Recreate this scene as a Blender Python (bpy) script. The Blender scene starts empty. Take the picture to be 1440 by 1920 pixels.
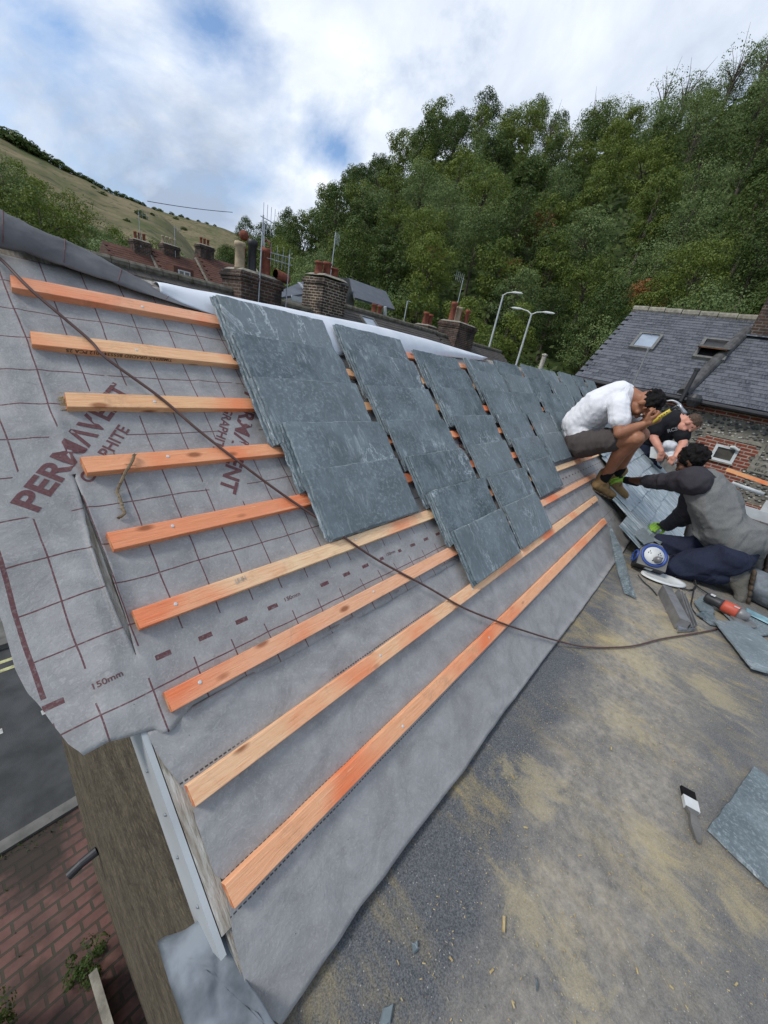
import bpy, bmesh, math, random
from mathutils import Vector, Matrix, noise as mnoise
import numpy as np
S = bpy.context.scene
COL = S.collection
# ------------------------------------------------------------------ camera
K = 0.83
CR = np.array([[0.6480975979, -0.7397990671, 0.1807397131], [0.1960358130, 0.3913945964, 0.8990996774], [-0.7358936496, -0.5472728846, 0.3986890093]])
CF = 701.24
CC = np.array([-0.2391, -0.3926, 1.2706]) * K
cam_data = bpy.data.cameras.new('camera')
cam = bpy.data.objects.new('camera', cam_data); COL.objects.link(cam)
M = Matrix.Identity(4)
for i in range(3):
    for j in range(3):
        M[j][i] = CR[i][j]
    M[i][3] = CC[i]
cam.matrix_world = M
cam_data.sensor_fit = 'VERTICAL'; cam_data.sensor_height = 36.0; cam_data.sensor_width = 27.0
cam_data.lens = CF / 1920 * 36.0
cam_data.clip_start = 0.02; cam_data.clip_end = 5000
S.camera = cam
# ------------------------------------------------------------------ sky, sun, exposure
SUN_EL, SUN_AZ = math.radians(48), math.radians(152)      # azimuth from +X towards +Y
w = bpy.data.worlds.new('World'); S.world = w; w.use_nodes = True
def build_sky():
    nt = w.node_tree; N = nt.nodes; L = nt.links; N.clear()
    out = N.new('ShaderNodeOutputWorld'); bg = N.new('ShaderNodeBackground'); L.new(bg.outputs[0], out.inputs[0])
    sky = N.new('ShaderNodeTexSky'); sky.sky_type = 'NISHITA'; sky.sun_disc = False
    sky.sun_elevation = SUN_EL; sky.sun_rotation = math.pi / 2 - SUN_AZ; sky.air_density = 1.0; sky.ozone_density = 2.0; sky.dust_density = 0.6
    tc = N.new('ShaderNodeTexCoord'); sep = N.new('ShaderNodeSeparateXYZ'); L.new(tc.outputs['Generated'], sep.inputs[0])
    def mth(op, a, b=None, c=None):
        m = N.new('ShaderNodeMath'); m.operation = op
        for k, v in enumerate((a, b, c)):
            if v is None: continue
            if isinstance(v, (int, float)): m.inputs[k].default_value = v
            else: L.new(v, m.inputs[k])
        return m.outputs[0]
    zz = mth('ADD', mth('MAXIMUM', sep.outputs[2], 0.0), 0.55)
    px = mth('DIVIDE', sep.outputs[0], zz); py = mth('DIVIDE', sep.outputs[1], zz)
    cmb = N.new('ShaderNodeCombineXYZ'); L.new(px, cmb.inputs[0]); L.new(py, cmb.inputs[1])
    def nz(scale, det, rough, off, stretch=(1, 1, 1), rot=0, dist=0.0):
        mp = N.new('ShaderNodeMapping'); mp.inputs['Location'].default_value = off; mp.inputs['Scale'].default_value = stretch
        mp.inputs['Rotation'].default_value = (0, 0, rot)
        L.new(cmb.outputs[0], mp.inputs[0])
        t = N.new('ShaderNodeTexNoise'); L.new(mp.outputs[0], t.inputs['Vector'])
        t.inputs['Scale'].default_value = scale; t.inputs['Detail'].default_value = det; t.inputs['Roughness'].default_value = rough
        t.inputs['Distortion'].default_value = dist
        return t.outputs[0]
    def ramp(v, pts):
        r = N.new('ShaderNodeValToRGB'); L.new(v, r.inputs[0])
        e = r.color_ramp.elements
        while len(e) < len(pts): e.new(0.5)
        for k, (p, c) in enumerate(pts): e[k].position = p; e[k].color = c + (1,)
        return r.outputs[0]
    def blob(px_, py_, size, amp):                        # a wide soft region of the sky round one compass direction
        d = CR.T @ np.array([(px_ - 720) / CF, -(py_ - 960) / CF, -1.0]); d = d / np.linalg.norm(d)
        vm = N.new('ShaderNodeVectorMath'); vm.operation = 'DOT_PRODUCT'; L.new(tc.outputs['Generated'], vm.inputs[0]); vm.inputs[1].default_value = tuple(d)
        return mth('MULTIPLY', mth('EXPONENT', mth('MULTIPLY', mth('SUBTRACT', vm.outputs['Value'], 1.0), 1.0 / size)), amp)
    cover = nz(2.6, 9, 0.60, (3.1, 8.2, 0), (1, .9, 1), .6, .3)
    for q in ((30, 15, .0020, -.17), (115, 50, .0009, -.10), (395, 55, .0012, -.20), (460, 95, .0008, -.10), (600, 255, .0010, -.22), (650, 290, .0008, -.16), (520, 200, .0012, -.08), (330, 20, .0009, -.08), (230, 120, .001, -.07), (1200, 60, .10, .12), (250, 290, .02, .10), (500, 60, .02, .10)): cover = mth('ADD', cover, blob(*q))
    mask = ramp(cover, [(0.34, (0, 0, 0)), (0.58, (1, 1, 1))])
    tone = nz(2.3, 9, 0.58, (7.3, 1.9, 0), (1, .9, 1), .3, .3)
    for q in ((200, 260, .03, -.10), (400, 330, .006, -.10), (540, 360, .004, .16), (1150, 60, .10, .04), (90, 190, .01, .05)): tone = mth('ADD', tone, blob(*q))
    cl = ramp(tone, [(0.34, (0.30, 0.365, 0.475)), (0.47, (0.48, 0.54, 0.64)), (0.60, (0.64, 0.69, 0.77)), (0.76, (0.84, 0.86, 0.90))])
    sk = N.new('ShaderNodeMix'); sk.data_type = 'RGBA'; sk.blend_type = 'MULTIPLY'; sk.inputs[0].default_value = 1
    L.new(sky.outputs[0], sk.inputs[6]); sk.inputs[7].default_value = (0.115, 0.12, 0.125, 1)
    mx = N.new('ShaderNodeMix'); mx.data_type = 'RGBA'
    L.new(mask, mx.inputs[0]); L.new(sk.outputs[2], mx.inputs[6]); L.new(cl, mx.inputs[7])
    L.new(mx.outputs[2], bg.inputs[0]); bg.inputs[1].default_value = 1.0
build_sky()
sd = bpy.data.lights.new('sun', 'SUN'); sd.energy = 1.7; sd.angle = math.radians(14); sd.color = (1, .96, .9)
so = bpy.data.objects.new('sun', sd); COL.objects.link(so)
so.rotation_euler = (Vector((math.cos(SUN_EL) * math.cos(SUN_AZ), math.cos(SUN_EL) * math.sin(SUN_AZ), math.sin(SUN_EL)))).to_track_quat('Z', 'Y').to_euler()
S.view_settings.view_transform = 'Standard'; S.view_settings.look = 'None'; S.view_settings.gamma = 1.0
S.view_settings.exposure = 0.5
# ------------------------------------------------------------------ geometry of the survey: pixel -> point on a real plane
PITCH = math.radians(39.973)
RS = np.array([0, math.cos(PITCH), math.sin(PITCH)]); RN = np.array([0, -math.sin(PITCH), math.cos(PITCH)])
ZF = -0.166                                             # flat roof level
GZ = -4.6                                               # street level
def ray(x, y): return CR.T @ np.array([(x - 720) / CF, -(y - 960) / CF, -1.0])
def pl(x, y, ax, v):
    d = ray(x, y); t = (v - CC[ax]) / d[ax]; return Vector(CC + t * d)
def rf(x, y, h=0.0):
    d = ray(x, y); t = (h - RN @ CC) / (RN @ d); P = CC + t * d; return float(P[0]), float(P @ RS)
def RP(u, s, h=0.0): return Vector((u, s * RS[1] + h * RN[1], s * RS[2] + h * RN[2]))
def at(x, y, t): return Vector(CC + ray(x, y) * t)
def R(seed): return random.Random(seed)
# ------------------------------------------------------------------ materials
def ntree(name):
    m = bpy.data.materials.new(name); m.use_nodes = True
    nt = m.node_tree; b = nt.nodes['Principled BSDF']; return m, nt, b
class G:
    """small node helper"""
    def __init__(s, name, rough=.7, spec=.4, metal=0):
        s.m, s.nt, s.b = ntree(name); s.N = s.nt.nodes; s.L = s.nt.links
        s.b.inputs['Roughness'].default_value = rough; s.b.inputs['Specular IOR Level'].default_value = spec; s.b.inputs['Metallic'].default_value = metal
        s.tc = s.N.new('ShaderNodeTexCoord')
    def put(s, sock, v):
        if isinstance(v, (int, float)): sock.default_value = v
        elif isinstance(v, tuple): sock.default_value = v if len(v) == len(sock.default_value) else v + (1,)
        else: s.L.new(v, sock)
    def coord(s, kind='Object', scale=(1, 1, 1), rot=(0, 0, 0), loc=(0, 0, 0), rnd=False):
        v = s.tc.outputs[kind]
        if rnd:
            oi = s.N.new('ShaderNodeObjectInfo'); mm = s.N.new('ShaderNodeVectorMath'); mm.operation = 'MULTIPLY_ADD'
            s.L.new(oi.outputs['Random'], mm.inputs[0]); mm.inputs[1].default_value = (37, 53, 71); s.L.new(v, mm.inputs[2]); v = mm.outputs[0]
        mp = s.N.new('ShaderNodeMapping'); s.L.new(v, mp.inputs[0])
        mp.inputs['Scale'].default_value = scale; mp.inputs['Rotation'].default_value = rot; mp.inputs['Location'].default_value = loc
        return mp.outputs[0]
    def noise(s, v, scale, det=4, rough=.55, dist=0):
        t = s.N.new('ShaderNodeTexNoise'); s.L.new(v, t.inputs['Vector'])
        t.inputs['Scale'].default_value = scale; t.inputs['Detail'].default_value = det; t.inputs['Roughness'].default_value = rough; t.inputs['Distortion'].default_value = dist
        return t.outputs[0]
    def vor(s, v, scale, feat='F1', out=0, rnd=1.0):
        t = s.N.new('ShaderNodeTexVoronoi'); t.feature = feat; s.L.new(v, t.inputs['Vector']); t.inputs['Scale'].default_value = scale
        t.inputs['Randomness'].default_value = rnd
        return t.outputs[out]
    def ramp(s, v, pts, mode='LINEAR'):
        r = s.N.new('ShaderNodeValToRGB'); s.L.new(v, r.inputs[0]); e = r.color_ramp.elements; r.color_ramp.interpolation = mode
        while len(e) < len(pts): e.new(.5)
        for k, (p, c) in enumerate(pts):
            e[k].position = p; e[k].color = (c, c, c, 1) if isinstance(c, (int, float)) else tuple(c) + (1,)
        return r.outputs[0]
    def mix(s, f, a, b, mode='MIX'):
        x = s.N.new('ShaderNodeMix'); x.data_type = 'RGBA'; x.blend_type = mode
        s.put(x.inputs[0], f); s.put(x.inputs[6], a); s.put(x.inputs[7], b); return x.outputs[2]
    def m_(s, op, a, b=None, c=None, clamp=False):
        x = s.N.new('ShaderNodeMath'); x.operation = op; x.use_clamp = clamp
        for k, v in enumerate((a, b, c)):
            if v is not None: s.put(x.inputs[k], v)
        return x.outputs[0]
    def sep(s, v):
        x = s.N.new('ShaderNodeSeparateXYZ'); s.L.new(v, x.inputs[0]); return x.outputs
    def comb(s, a, b, c=0.0):
        x = s.N.new('ShaderNodeCombineXYZ')
        for k, v in enumerate((a, b, c)): s.put(x.inputs[k], v)
        return x.outputs[0]
    def bump(s, h, dist=.002, strength=1.0, prev=None):
        x = s.N.new('ShaderNodeBump'); s.L.new(h, x.inputs['Height']); x.inputs['Distance'].default_value = dist; x.inputs['Strength'].default_value = strength
        if prev is not None: s.L.new(prev, x.inputs['Normal'])
        return x.outputs[0]
    def island(s):
        x = s.N.new('ShaderNodeNewGeometry'); return x.outputs['Random Per Island']
    def done(s, col, nrm=None, rough=None):
        s.put(s.b.inputs['Base Color'], col)
        if nrm is not None: s.L.new(nrm, s.b.inputs['Normal'])
        if rough is not None: s.put(s.b.inputs['Roughness'], rough)
        return s.m
def simple(name, c1, c2=None, scale=8, rough=.7, spec=.4, metal=0, bump=0, bscale=60, stretch=(1, 1, 1), pos=(.35, .65), det=5, rnd=False):
    g = G(name, rough, spec, metal); v = g.coord(scale=stretch, rnd=rnd)
    c2 = c2 or tuple(x * .75 for x in c1)
    col = g.mix(g.ramp(g.noise(v, scale, det), [(pos[0], 0), (pos[1], 1)]), c1, c2)
    n = g.bump(g.noise(v, bscale, 3), bump) if bump else None
    return g.done(col, n)
def lerp3(a, b, t): return tuple(a[i] + (b[i] - a[i]) * t for i in range(3))

def mat_wood():
    g = G('sawn_timber', .65, .3); v = g.coord(scale=(1, 14, 14), rnd=True); v0 = g.coord(rnd=True)
    oi = g.N.new('ShaderNodeObjectInfo')
    grain = g.noise(v, 14, 6, .65, .6)
    base = oi.outputs['Color']
    col = g.mix(g.ramp(grain, [(.44, 0), (.72, .65)]), base, (.64, .25, .10))
    dye = g.ramp(g.noise(v0, 2.2, 3, .6), [(.50, 0), (.66, .8)])
    col = g.mix(dye, col, (.80, .17, .055))
    kn = g.ramp(g.vor(g.coord(scale=(1, 2.4, 2.4), rnd=True), 5.5), [(.07, 1), (.15, 0)])
    drt = g.noise(v0, 9, 7, .75, .4); col = g.mix(g.ramp(drt, [(.56, 0), (.74, .55)]), col, (.30, .17, .10)); sc_ = g.noise(g.coord(scale=(1, 30, 30), rnd=True), 6, 4, .8); col = g.mix(g.ramp(sc_, [(.60, 0), (.68, .6)]), col, (.86, .62, .38))
    col = g.mix(g.m_('MULTIPLY', kn, .8), col, (.23, .065, .02))
    return g.done(col, g.bump(grain, .0015))
def mat_end():
    return simple('timber_end_grain', (.45, .10, .03), (.62, .30, .14), 60, .8)
def mat_slate():
    g = G('riven_slate', .5, .42); v = g.coord(rnd=True); vs = g.coord(scale=(1, .30, 1), rot=(0, 0, .12), rnd=True)
    oi = g.N.new('ShaderNodeObjectInfo')
    base = g.mix(oi.outputs['Random'], (.055, .078, .088), (.135, .160, .168))
    a = g.noise(v, 6.0, 8, .68, .3); base = g.mix(g.ramp(a, [(.40, 0), (.64, .85)]), base, (.175, .215, .23))
    m1 = g.ramp(g.noise(v, 3.3, 3, .5, .5), [(.40, 0), (.62, 1)])
    st = g.noise(vs, 46, 8, .78, .6); base = g.mix(g.m_('MULTIPLY', g.ramp(st, [(.52, 0), (.68, .85)]), m1), base, (.38, .43, .44))
    fl = g.noise(v, 70, 6, .8, .2); base = g.mix(g.m_('MULTIPLY', g.ramp(fl, [(.50, 0), (.66, .8)]), g.m_('SUBTRACT', 1.0, m1)), base, (.31, .365, .38))
    vein = g.noise(g.coord(rot=(0, 0, .9), scale=(1, .45, 1), rnd=True), 3.2, 8, .7, .9)
    vm = g.m_('MULTIPLY', g.ramp(g.m_('ABSOLUTE', g.m_('SUBTRACT', vein, .5)), [(0, .8), (.012, 0)]), g.ramp(g.noise(v, 2.1, 2), [(.5, 0), (.58, 1)]))
    base = g.mix(vm, base, (.50, .55, .57))
    n = g.bump(g.noise(v, 9, 6, .65, .5), .006, .55); n = g.bump(g.noise(vs, 80, 4, .7), .0012, .6, n)
    return g.done(base, n, g.ramp(a, [(.3, .38), (.7, .6)]))
def mat_fixed_slate(name, c1, c2, streak, rough=.42, spec=.5):
    g = G(name, rough, spec); v = g.coord('UV'); isl = g.island()
    off = g.comb(g.m_('MULTIPLY', isl, 17.0), g.m_('MULTIPLY', isl, 31.0))
    va = g.N.new('ShaderNodeVectorMath'); va.operation = 'ADD'; g.L.new(v, va.inputs[0]); g.L.new(off, va.inputs[1])
    mp = g.N.new('ShaderNodeMapping'); g.L.new(va.outputs[0], mp.inputs[0]); mp.inputs['Scale'].default_value = (1, .14, 1)
    st = g.noise(mp.outputs[0], 34, 6, .7, .3)
    col = g.mix(g.ramp(isl, [(0, 0), (1, 1)]), c1, c2)
    col = g.mix(g.ramp(st, [(.42, 0), (.68, 1)]), col, streak)
    return g.done(col, g.bump(g.noise(va.outputs[0], 30, 4), .002, .5))
def mat_membrane(name, grid):
    g = G(name, .62, .32); uv = g.coord('UV')
    a = g.noise(uv, 9, 6, .7, .4); fib = g.noise(uv, 90, 5, .75, 1.5); big = g.noise(uv, 1.7, 3)
    c = g.mix(g.ramp(a, [(.34, 0), (.70, 1)]), (.226, .222, .217), (.346, .340, .334))
    c = g.mix(g.ramp(fib, [(.50, 0), (.72, .55)]), c, (.45, .44, .425))
    c = g.mix(g.ramp(big, [(.5, 0), (.75, .25)]), c, (.24, .225, .22))
    scf = g.noise(g.coord('UV', scale=(1, 2.2, 1), rot=(0, 0, .8)), 5.5, 8, .8, 1.2)
    c = g.mix(g.ramp(scf, [(.60, 0), (.72, .45)]), c, (.10, .095, .085))
    dot = g.ramp(g.vor(uv, 34), [(.03, .8), (.05, 0)]); dotm = g.ramp(g.noise(uv, 4, 2), [(.52, 0), (.58, 1)]); c = g.mix(g.m_('MULTIPLY', dot, dotm), c, (.05, .048, .045))
    n = g.bump(a, .008, .45); n = g.bump(fib, .0012, .8, n)
    if grid:
        wob = g.noise(uv, 4.0, 2); wv = g.m_('MULTIPLY', g.m_('SUBTRACT', wob, .5), .016)
        x, y, _ = g.sep(uv)
        xx = g.m_('ADD', x, wv); yy = g.m_('ADD', y, wv)
        def line(t, pitch, off, half):
            q = g.m_('DIVIDE', g.m_('SUBTRACT', t, off), pitch)
            fr = g.m_('ABSOLUTE', g.m_('SUBTRACT', q, g.m_('ROUND', q)))
            return g.m_('LESS_THAN', fr, half / pitch)
        def band(t, a_, b_): return g.m_('MULTIPLY', g.m_('GREATER_THAN', t, a_), g.m_('LESS_THAN', t, b_))
        def inv(v): return g.m_('SUBTRACT', 1.0, v)
        lx = line(xx, .095, 0.0, .0016); ly = line(yy, .1, .0, .0016)
        main = g.m_('MAXIMUM', g.m_('MULTIPLY', ly, g.m_('GREATER_THAN', y, .56)), g.m_('MULTIPLY', lx, g.m_('MAXIMUM', g.m_('GREATER_THAN', y, .548), g.m_('LESS_THAN', y, .475))))
        main = g.m_('MAXIMUM', main, band(yy, .4465, .4497))
        main = g.m_('MULTIPLY', main, g.m_('GREATER_THAN', x, -.165))
        # clear diagonal patches around the printed logos, one every 0.56 m, alternately turned
        for (cx, cy, sn) in LOGOS:
            dx = g.m_('SUBTRACT', x, cx); dy = g.m_('SUBTRACT', y, cy)
            ca, sa = math.cos(sn), math.sin(sn)
            p = g.m_('ADD', g.m_('MULTIPLY', dx, ca), g.m_('MULTIPLY', dy, sa)); q = g.m_('ADD', g.m_('MULTIPLY', dx, -sa), g.m_('MULTIPLY', dy, ca))
            main = g.m_('MULTIPLY', main, inv(g.m_('MULTIPLY', g.m_('LESS_THAN', g.m_('ABSOLUTE', p), .235), g.m_('LESS_THAN', g.m_('ABSOLUTE', q), .062))))
        qd = g.m_('DIVIDE', g.m_('ADD', x, .153), .0965); fd = g.m_('ABSOLUTE', g.m_('SUBTRACT', qd, g.m_('ROUND', qd)))
        dash = g.m_('MULTIPLY', g.m_('LESS_THAN', fd, .17), band(y, .502, .514))
        hole = g.m_('MAXIMUM', band(x, .345, .445), g.m_('MAXIMUM', band(x, -.115, -.025), band(x, .815, .905)))
        dash = g.m_('MULTIPLY', dash, inv(hole))
        thick = g.m_('MULTIPLY', band(xx, -.169, -.161), inv(band(y, .475, .525)))
        main = g.m_('MAXIMUM', main, g.m_('MAXIMUM', dash, thick))
        fade = g.ramp(g.noise(uv, 120, 3), [(.3, .6), (.5, .95)])
        c = g.mix(g.m_('MULTIPLY', main, fade), c, (.105, .036, .038))
    else:
        x, y, _ = g.sep(uv)
        q = g.m_('DIVIDE', x, .0105); fd = g.m_('ABSOLUTE', g.m_('SUBTRACT', q, g.m_('ROUND', q)))
        d = g.m_('LESS_THAN', fd, .33)
        def band(t, a_, b_): return g.m_('MULTIPLY', g.m_('GREATER_THAN', t, a_), g.m_('LESS_THAN', t, b_))
        rows = g.m_('MAXIMUM', g.m_('MULTIPLY', band(y, .248, .2515), g.ramp(g.noise(g.comb(x, 0.0), 2.2, 0), [(.42, 0), (.48, 1)])), g.m_('MAXIMUM', band(y, .0455, .0485), band(y, -.0165, -.0135)))
        c = g.mix(g.m_('MULTIPLY', g.m_('MULTIPLY', d, rows), .9), c, (.02, .02, .024))
        sp = g.ramp(g.vor(uv, 9), [(.012, .9), (.02, 0)]); c = g.mix(sp, c, (.04, .04, .04))
    return g.done(c, n)
LOGOS = [(.044, 1.083, math.radians(50)), (.455, 1.075, math.radians(57)), (.98, 1.09, math.radians(53)), (1.45, 1.08, math.radians(56)), (1.96, 1.08, math.radians(53))]
def mat_flat():
    g = G('mineral_felt', .85, .25); v = g.coord()
    # geometry of the dust: a broad sandy drift along the middle, yellow streaks running across
    gr = g.noise(v, 260, 3, .8); med = g.noise(v, 40, 5, .7); big = g.noise(v, 2.2, 5, .62, .5)
    c = g.mix(g.ramp(gr, [(.35, 0), (.7, 1)]), (.045, .050, .056), (.185, .19, .195))
    x, y, z = g.sep(v)
    # distance from the eave line
    d = g.m_('SUBTRACT', g.m_('ADD', g.m_('MULTIPLY', y, -1.0), g.m_('MULTIPLY', big, .4)), .47)
    # near the eave the felt stays clean and dark, then the drift starts
    drift = g.ramp(d, [(.035, 0), (.17, 1), (.40, .95), (.62, .40), (.9, .28)])
    drift = g.m_('MULTIPLY', drift, g.ramp(g.noise(v, 5, 5, .7, .6), [(.30, .25), (.60, 1)]))
    sand = g.mix(g.ramp(med, [(.35, 0), (.65, 1)]), (.26, .235, .195), (.46, .41, .33))
    c = g.mix(g.m_('MULTIPLY', drift, .72), c, sand)
    stv = g.coord(rot=(0, 0, math.radians(-72)), scale=(1, .45, 1))
    st = g.m_('MULTIPLY', g.ramp(g.noise(stv, 4.5, 9, .76, .5), [(.48, 0), (.74, 1)]), g.ramp(g.noise(v, 1.7, 2), [(.38, .1), (.6, 1)]))
    c = g.mix(g.m_('MULTIPLY', st, g.ramp(gr, [(.3, .4), (.6, .9)])), c, (.50, .38, .15))
    nzz = g.noise(stv, 11, 9, .8, .8); tot = 0.0
    for (px_, py_, ra, rb) in ((1200, 1235, .20, .07), (1330, 1290, .16, .05), (1170, 1345, .11, .05), (1010, 1475, .10, .05), (1245, 1640, .13, .035), (1390, 1700, .07, .03), (1090, 1820, .10, .03), (1260, 1180, .22, .06), (980, 1700, .08, .03)):
        c0 = pl(px_, py_, 2, ZF); xa = g.m_('SUBTRACT', x, c0.x); ya = g.m_('SUBTRACT', y, c0.y); cs, sn = math.cos(math.radians(-62)), math.sin(math.radians(-62))
        pa = g.m_('DIVIDE', g.m_('ADD', g.m_('MULTIPLY', xa, cs), g.m_('MULTIPLY', ya, sn)), rb * 2.2); pb = g.m_('DIVIDE', g.m_('ADD', g.m_('MULTIPLY', xa, -sn), g.m_('MULTIPLY', ya, cs)), ra)
        dd = g.m_('SQRT', g.m_('ADD', g.m_('MULTIPLY', pa, pa), g.m_('MULTIPLY', pb, pb)))
        tot = g.m_('MAXIMUM', tot, g.m_('SUBTRACT', 1.35, g.m_('ADD', dd, g.m_('MULTIPLY', g.m_('SUBTRACT', nzz, .5), 6.5))))
    c = g.mix(g.m_('MULTIPLY', g.ramp(tot, [(.2, 0), (1.6, .42)]), g.ramp(gr, [(.3, .6), (.6, 1)])), c, (.48, .40, .22))
    sp = g.ramp(g.vor(v, 95), [(.10, 1), (.16, 0)]); pk = g.ramp(g.noise(v, 50, 1), [(.50, 0), (.54, 1)])
    c = g.mix(g.m_('MULTIPLY', g.m_('MULTIPLY', sp, pk), .8), c, (.42, .40, .36))
    n = g.bump(gr, .003, .8); n = g.bump(med, .004, .5, n)
    return g.done(c, n)
def mat_brick(name, c1, c2, mortar, bw=.215, bh=.075, soot=None, axes='xz', msize=.012):
    g = G(name, .88, .2); x, y, z = g.sep(g.coord())
    uu = g.m_('ADD', x, y) if axes == 'xz' else x
    vv = z if axes == 'xz' else y
    t = g.N.new('ShaderNodeTexBrick'); g.L.new(g.comb(uu, vv), t.inputs['Vector'])
    t.inputs['Scale'].default_value = 1; t.inputs['Brick Width'].default_value = bw; t.inputs['Row Height'].default_value = bh
    t.inputs['Mortar Size'].default_value = msize; t.inputs['Bias'].default_value = 0
    g.put(t.inputs['Color1'], c1); g.put(t.inputs['Color2'], c2); g.put(t.inputs['Mortar'], mortar)
    c = t.outputs[0]; v = g.coord()
    c = g.mix(g.ramp(g.noise(v, 6, 5, .7), [(.4, 0), (.75, .6)]), c, tuple(k * .45 for k in c1))
    if soot: c = g.mix(g.ramp(g.noise(v, 1.6, 5, .65), [(.42, 0), (.6, .85)]), c, soot)
    return g.done(c, g.bump(t.outputs[1], -.006))
def mat_flint():
    g = G('flint_rubble', .7, .4); v = g.coord(scale=(1, 1, 1.25)); v2 = g.coord(scale=(1, 1, 1))
    cell = g.vor(v, 12.5, 'F1', 0, 1); cid = g.vor(v, 12.5, 'F1', 1, 1)
    x, y, z = g.sep(cid)
    bright = g.ramp(x, [(.45, (.085, .085, .08)), (.60, (.26, .25, .22)), (.78, (.72, .70, .64))])
    mortar = g.mix(g.ramp(g.noise(v2, 3, 4), [(.4, 0), (.6, 1)]), (.13, .12, .095), (.22, .20, .155))
    m = g.ramp(cell, [(.36, 1), (.50, 0)])
    c = g.mix(m, mortar, bright)
    return g.done(c, g.bump(g.ramp(cell, [(.2, 1), (.55, 0)]), .03))
def mat_leaf(name, dark, light, yel):
    g = G(name, .6, .25); oi = g.N.new('ShaderNodeObjectInfo'); isl = g.island(); v = g.coord()
    c = g.mix(oi.outputs['Random'], dark, light)
    c = g.mix(g.ramp(g.noise(v, .9, 3), [(.4, 0), (.7, .7)]), c, yel)
    hs = g.N.new('ShaderNodeHueSaturation'); g.L.new(c, hs.inputs['Color']); g.put(hs.inputs['Value'], g.m_('MULTIPLY_ADD', isl, .5, .78))
    c = hs.outputs[0]
    g.put(g.b.inputs['Base Color'], c)
    tr = g.N.new('ShaderNodeBsdfTranslucent'); g.L.new(c, tr.inputs[0]); ms = g.N.new('ShaderNodeMixShader'); ms.inputs[0].default_value = .3
    out = g.N['Material Output']; g.L.new(g.b.outputs[0], ms.inputs[1]); g.L.new(tr.outputs[0], ms.inputs[2]); g.L.new(ms.outputs[0], out.inputs[0])
    return g.m
def cloth(name, c1, c2, sc=12, bump=.01, rough=.85, fine=400):
    g = G(name, rough, .15); v = g.coord()
    col = g.mix(g.ramp(g.noise(v, fine, 2), [(.35, 0), (.65, 1)]), c1, c2)
    vs = g.coord(rot=(.4, .3, .5), scale=(1, 1, .35))
    return g.done(col, g.bump(g.noise(vs, sc, 3, .5, .8), bump, .9))
MT = {}
MT['wood'] = mat_wood(); MT['end'] = mat_end(); MT['slate'] = mat_slate()
MT['grid'] = mat_membrane('printed_membrane', True); MT['plain'] = mat_membrane('plain_membrane', False)
MT['flat'] = mat_flat(); MT['flap'] = simple('dark_membrane_back', (.085, .085, .09), (.15, .15, .155), 7, .75, .2, bump=.006, bscale=12)
MT['white_sheet'] = simple('white_underside', (.66, .69, .73), (.56, .60, .65), 6, .6, .3, bump=.001, bscale=30)
MT['maroon'] = simple('maroon_ink', (.105, .036, .038), (.14, .07, .07), 200, .7)
MT['black_ink'] = simple('black_ink', (.05, .03, .02), (.14, .07, .03), 200, .8)
MT['new_slate'] = mat_fixed_slate('nailed_slate', (.13, .18, .205), (.26, .325, .355), (.62, .68, .71), .4, .5)
MT['old_slate'] = mat_fixed_slate('weathered_slate', (.036, .040, .052), (.105, .112, .130), (.14, .145, .155), .72, .25)
MT['dark_slate'] = mat_fixed_slate('dark_tile', (.045, .040, .038), (.085, .072, .062), (.10, .09, .08), .75, .3)
MT['red_tile'] = mat_fixed_slate('red_clay_tile', (.085, .035, .024), (.13, .055, .038), (.10, .06, .045), .8, .25)
MT['grey_roof'] = simple('grey_sheet_roof', (.085, .095, .115), (.11, .12, .14), 2, .7, .2)
MT['white_paint'] = simple('weathered_white_paint', (.48, .51, .52), (.40, .42, .42), 5, .5, .4, bump=.0005)
MT['old_board'] = simple('old_board', (.24, .20, .15), (.50, .48, .43), 14, .85, .2, bump=.002, stretch=(6, 1, 1))
MT['black'] = simple('black_plastic', (.018, .018, .02), (.03, .03, .032), 20, .5, .5)
MT['lead'] = simple('lead_sheet', (.06, .07, .08), (.21, .235, .26), 9, .7, .25, bump=.012, bscale=9, det=8)
MT['cable'] = simple('brown_cord', (.075, .035, .03), (.10, .055, .045), 30, .5)
MT['asphalt'] = simple('asphalt', (.045, .047, .048), (.075, .077, .078), 3, .9, .2, bump=.004, bscale=70)
MT['kerb'] = simple('kerb_stone', (.17, .165, .15), (.10, .10, .09), 5, .85, .2)
MT['road_paint'] = simple('road_paint', (.60, .60, .56), (.25, .25, .24), 12, .8)
MT['yellow_paint'] = simple('yellow_paint', (.50, .50, .25), (.28, .27, .14), 12, .8)
MT['terracotta'] = simple('terracotta', (.25, .085, .05), (.15, .05, .035), 8, .8, .2, bump=.002, bscale=20)
MT['cream_pot'] = simple('buff_clay', (.46, .37, .25), (.30, .23, .15), 6, .8)
MT['steel'] = simple('galvanised_steel', (.42, .44, .46), (.30, .31, .33), 10, .4, .5, metal=.6)
MT['mortar'] = simple('lime_mortar', (.30, .28, .23), (.16, .15, .12), 9, .9, .2, bump=.01, bscale=18)
MT['mossy'] = simple('mossy_ridge', (.085, .075, .055), (.17, .16, .13), 7, .9, .1, bump=.01, bscale=14)
MT['roll'] = simple('cement_roll', (.10, .098, .095), (.055, .053, .052), 6, .8, .2, bump=.01, bscale=12)
MT['glass'] = simple('window_glass', (.25, .31, .38), (.16, .2, .26), 2, .08, .8)
MT['dark_glass'] = simple('dark_glass', (.05, .05, .05), (.10, .09, .07), 3, .1, .6)
MT['grey_frame'] = simple('grey_frame', (.10, .10, .095), (.16, .155, .14), 12, .6)
MT['red_brick'] = mat_brick('red_brick', (.27, .065, .035), (.19, .05, .032), (.36, .31, .25))
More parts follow.
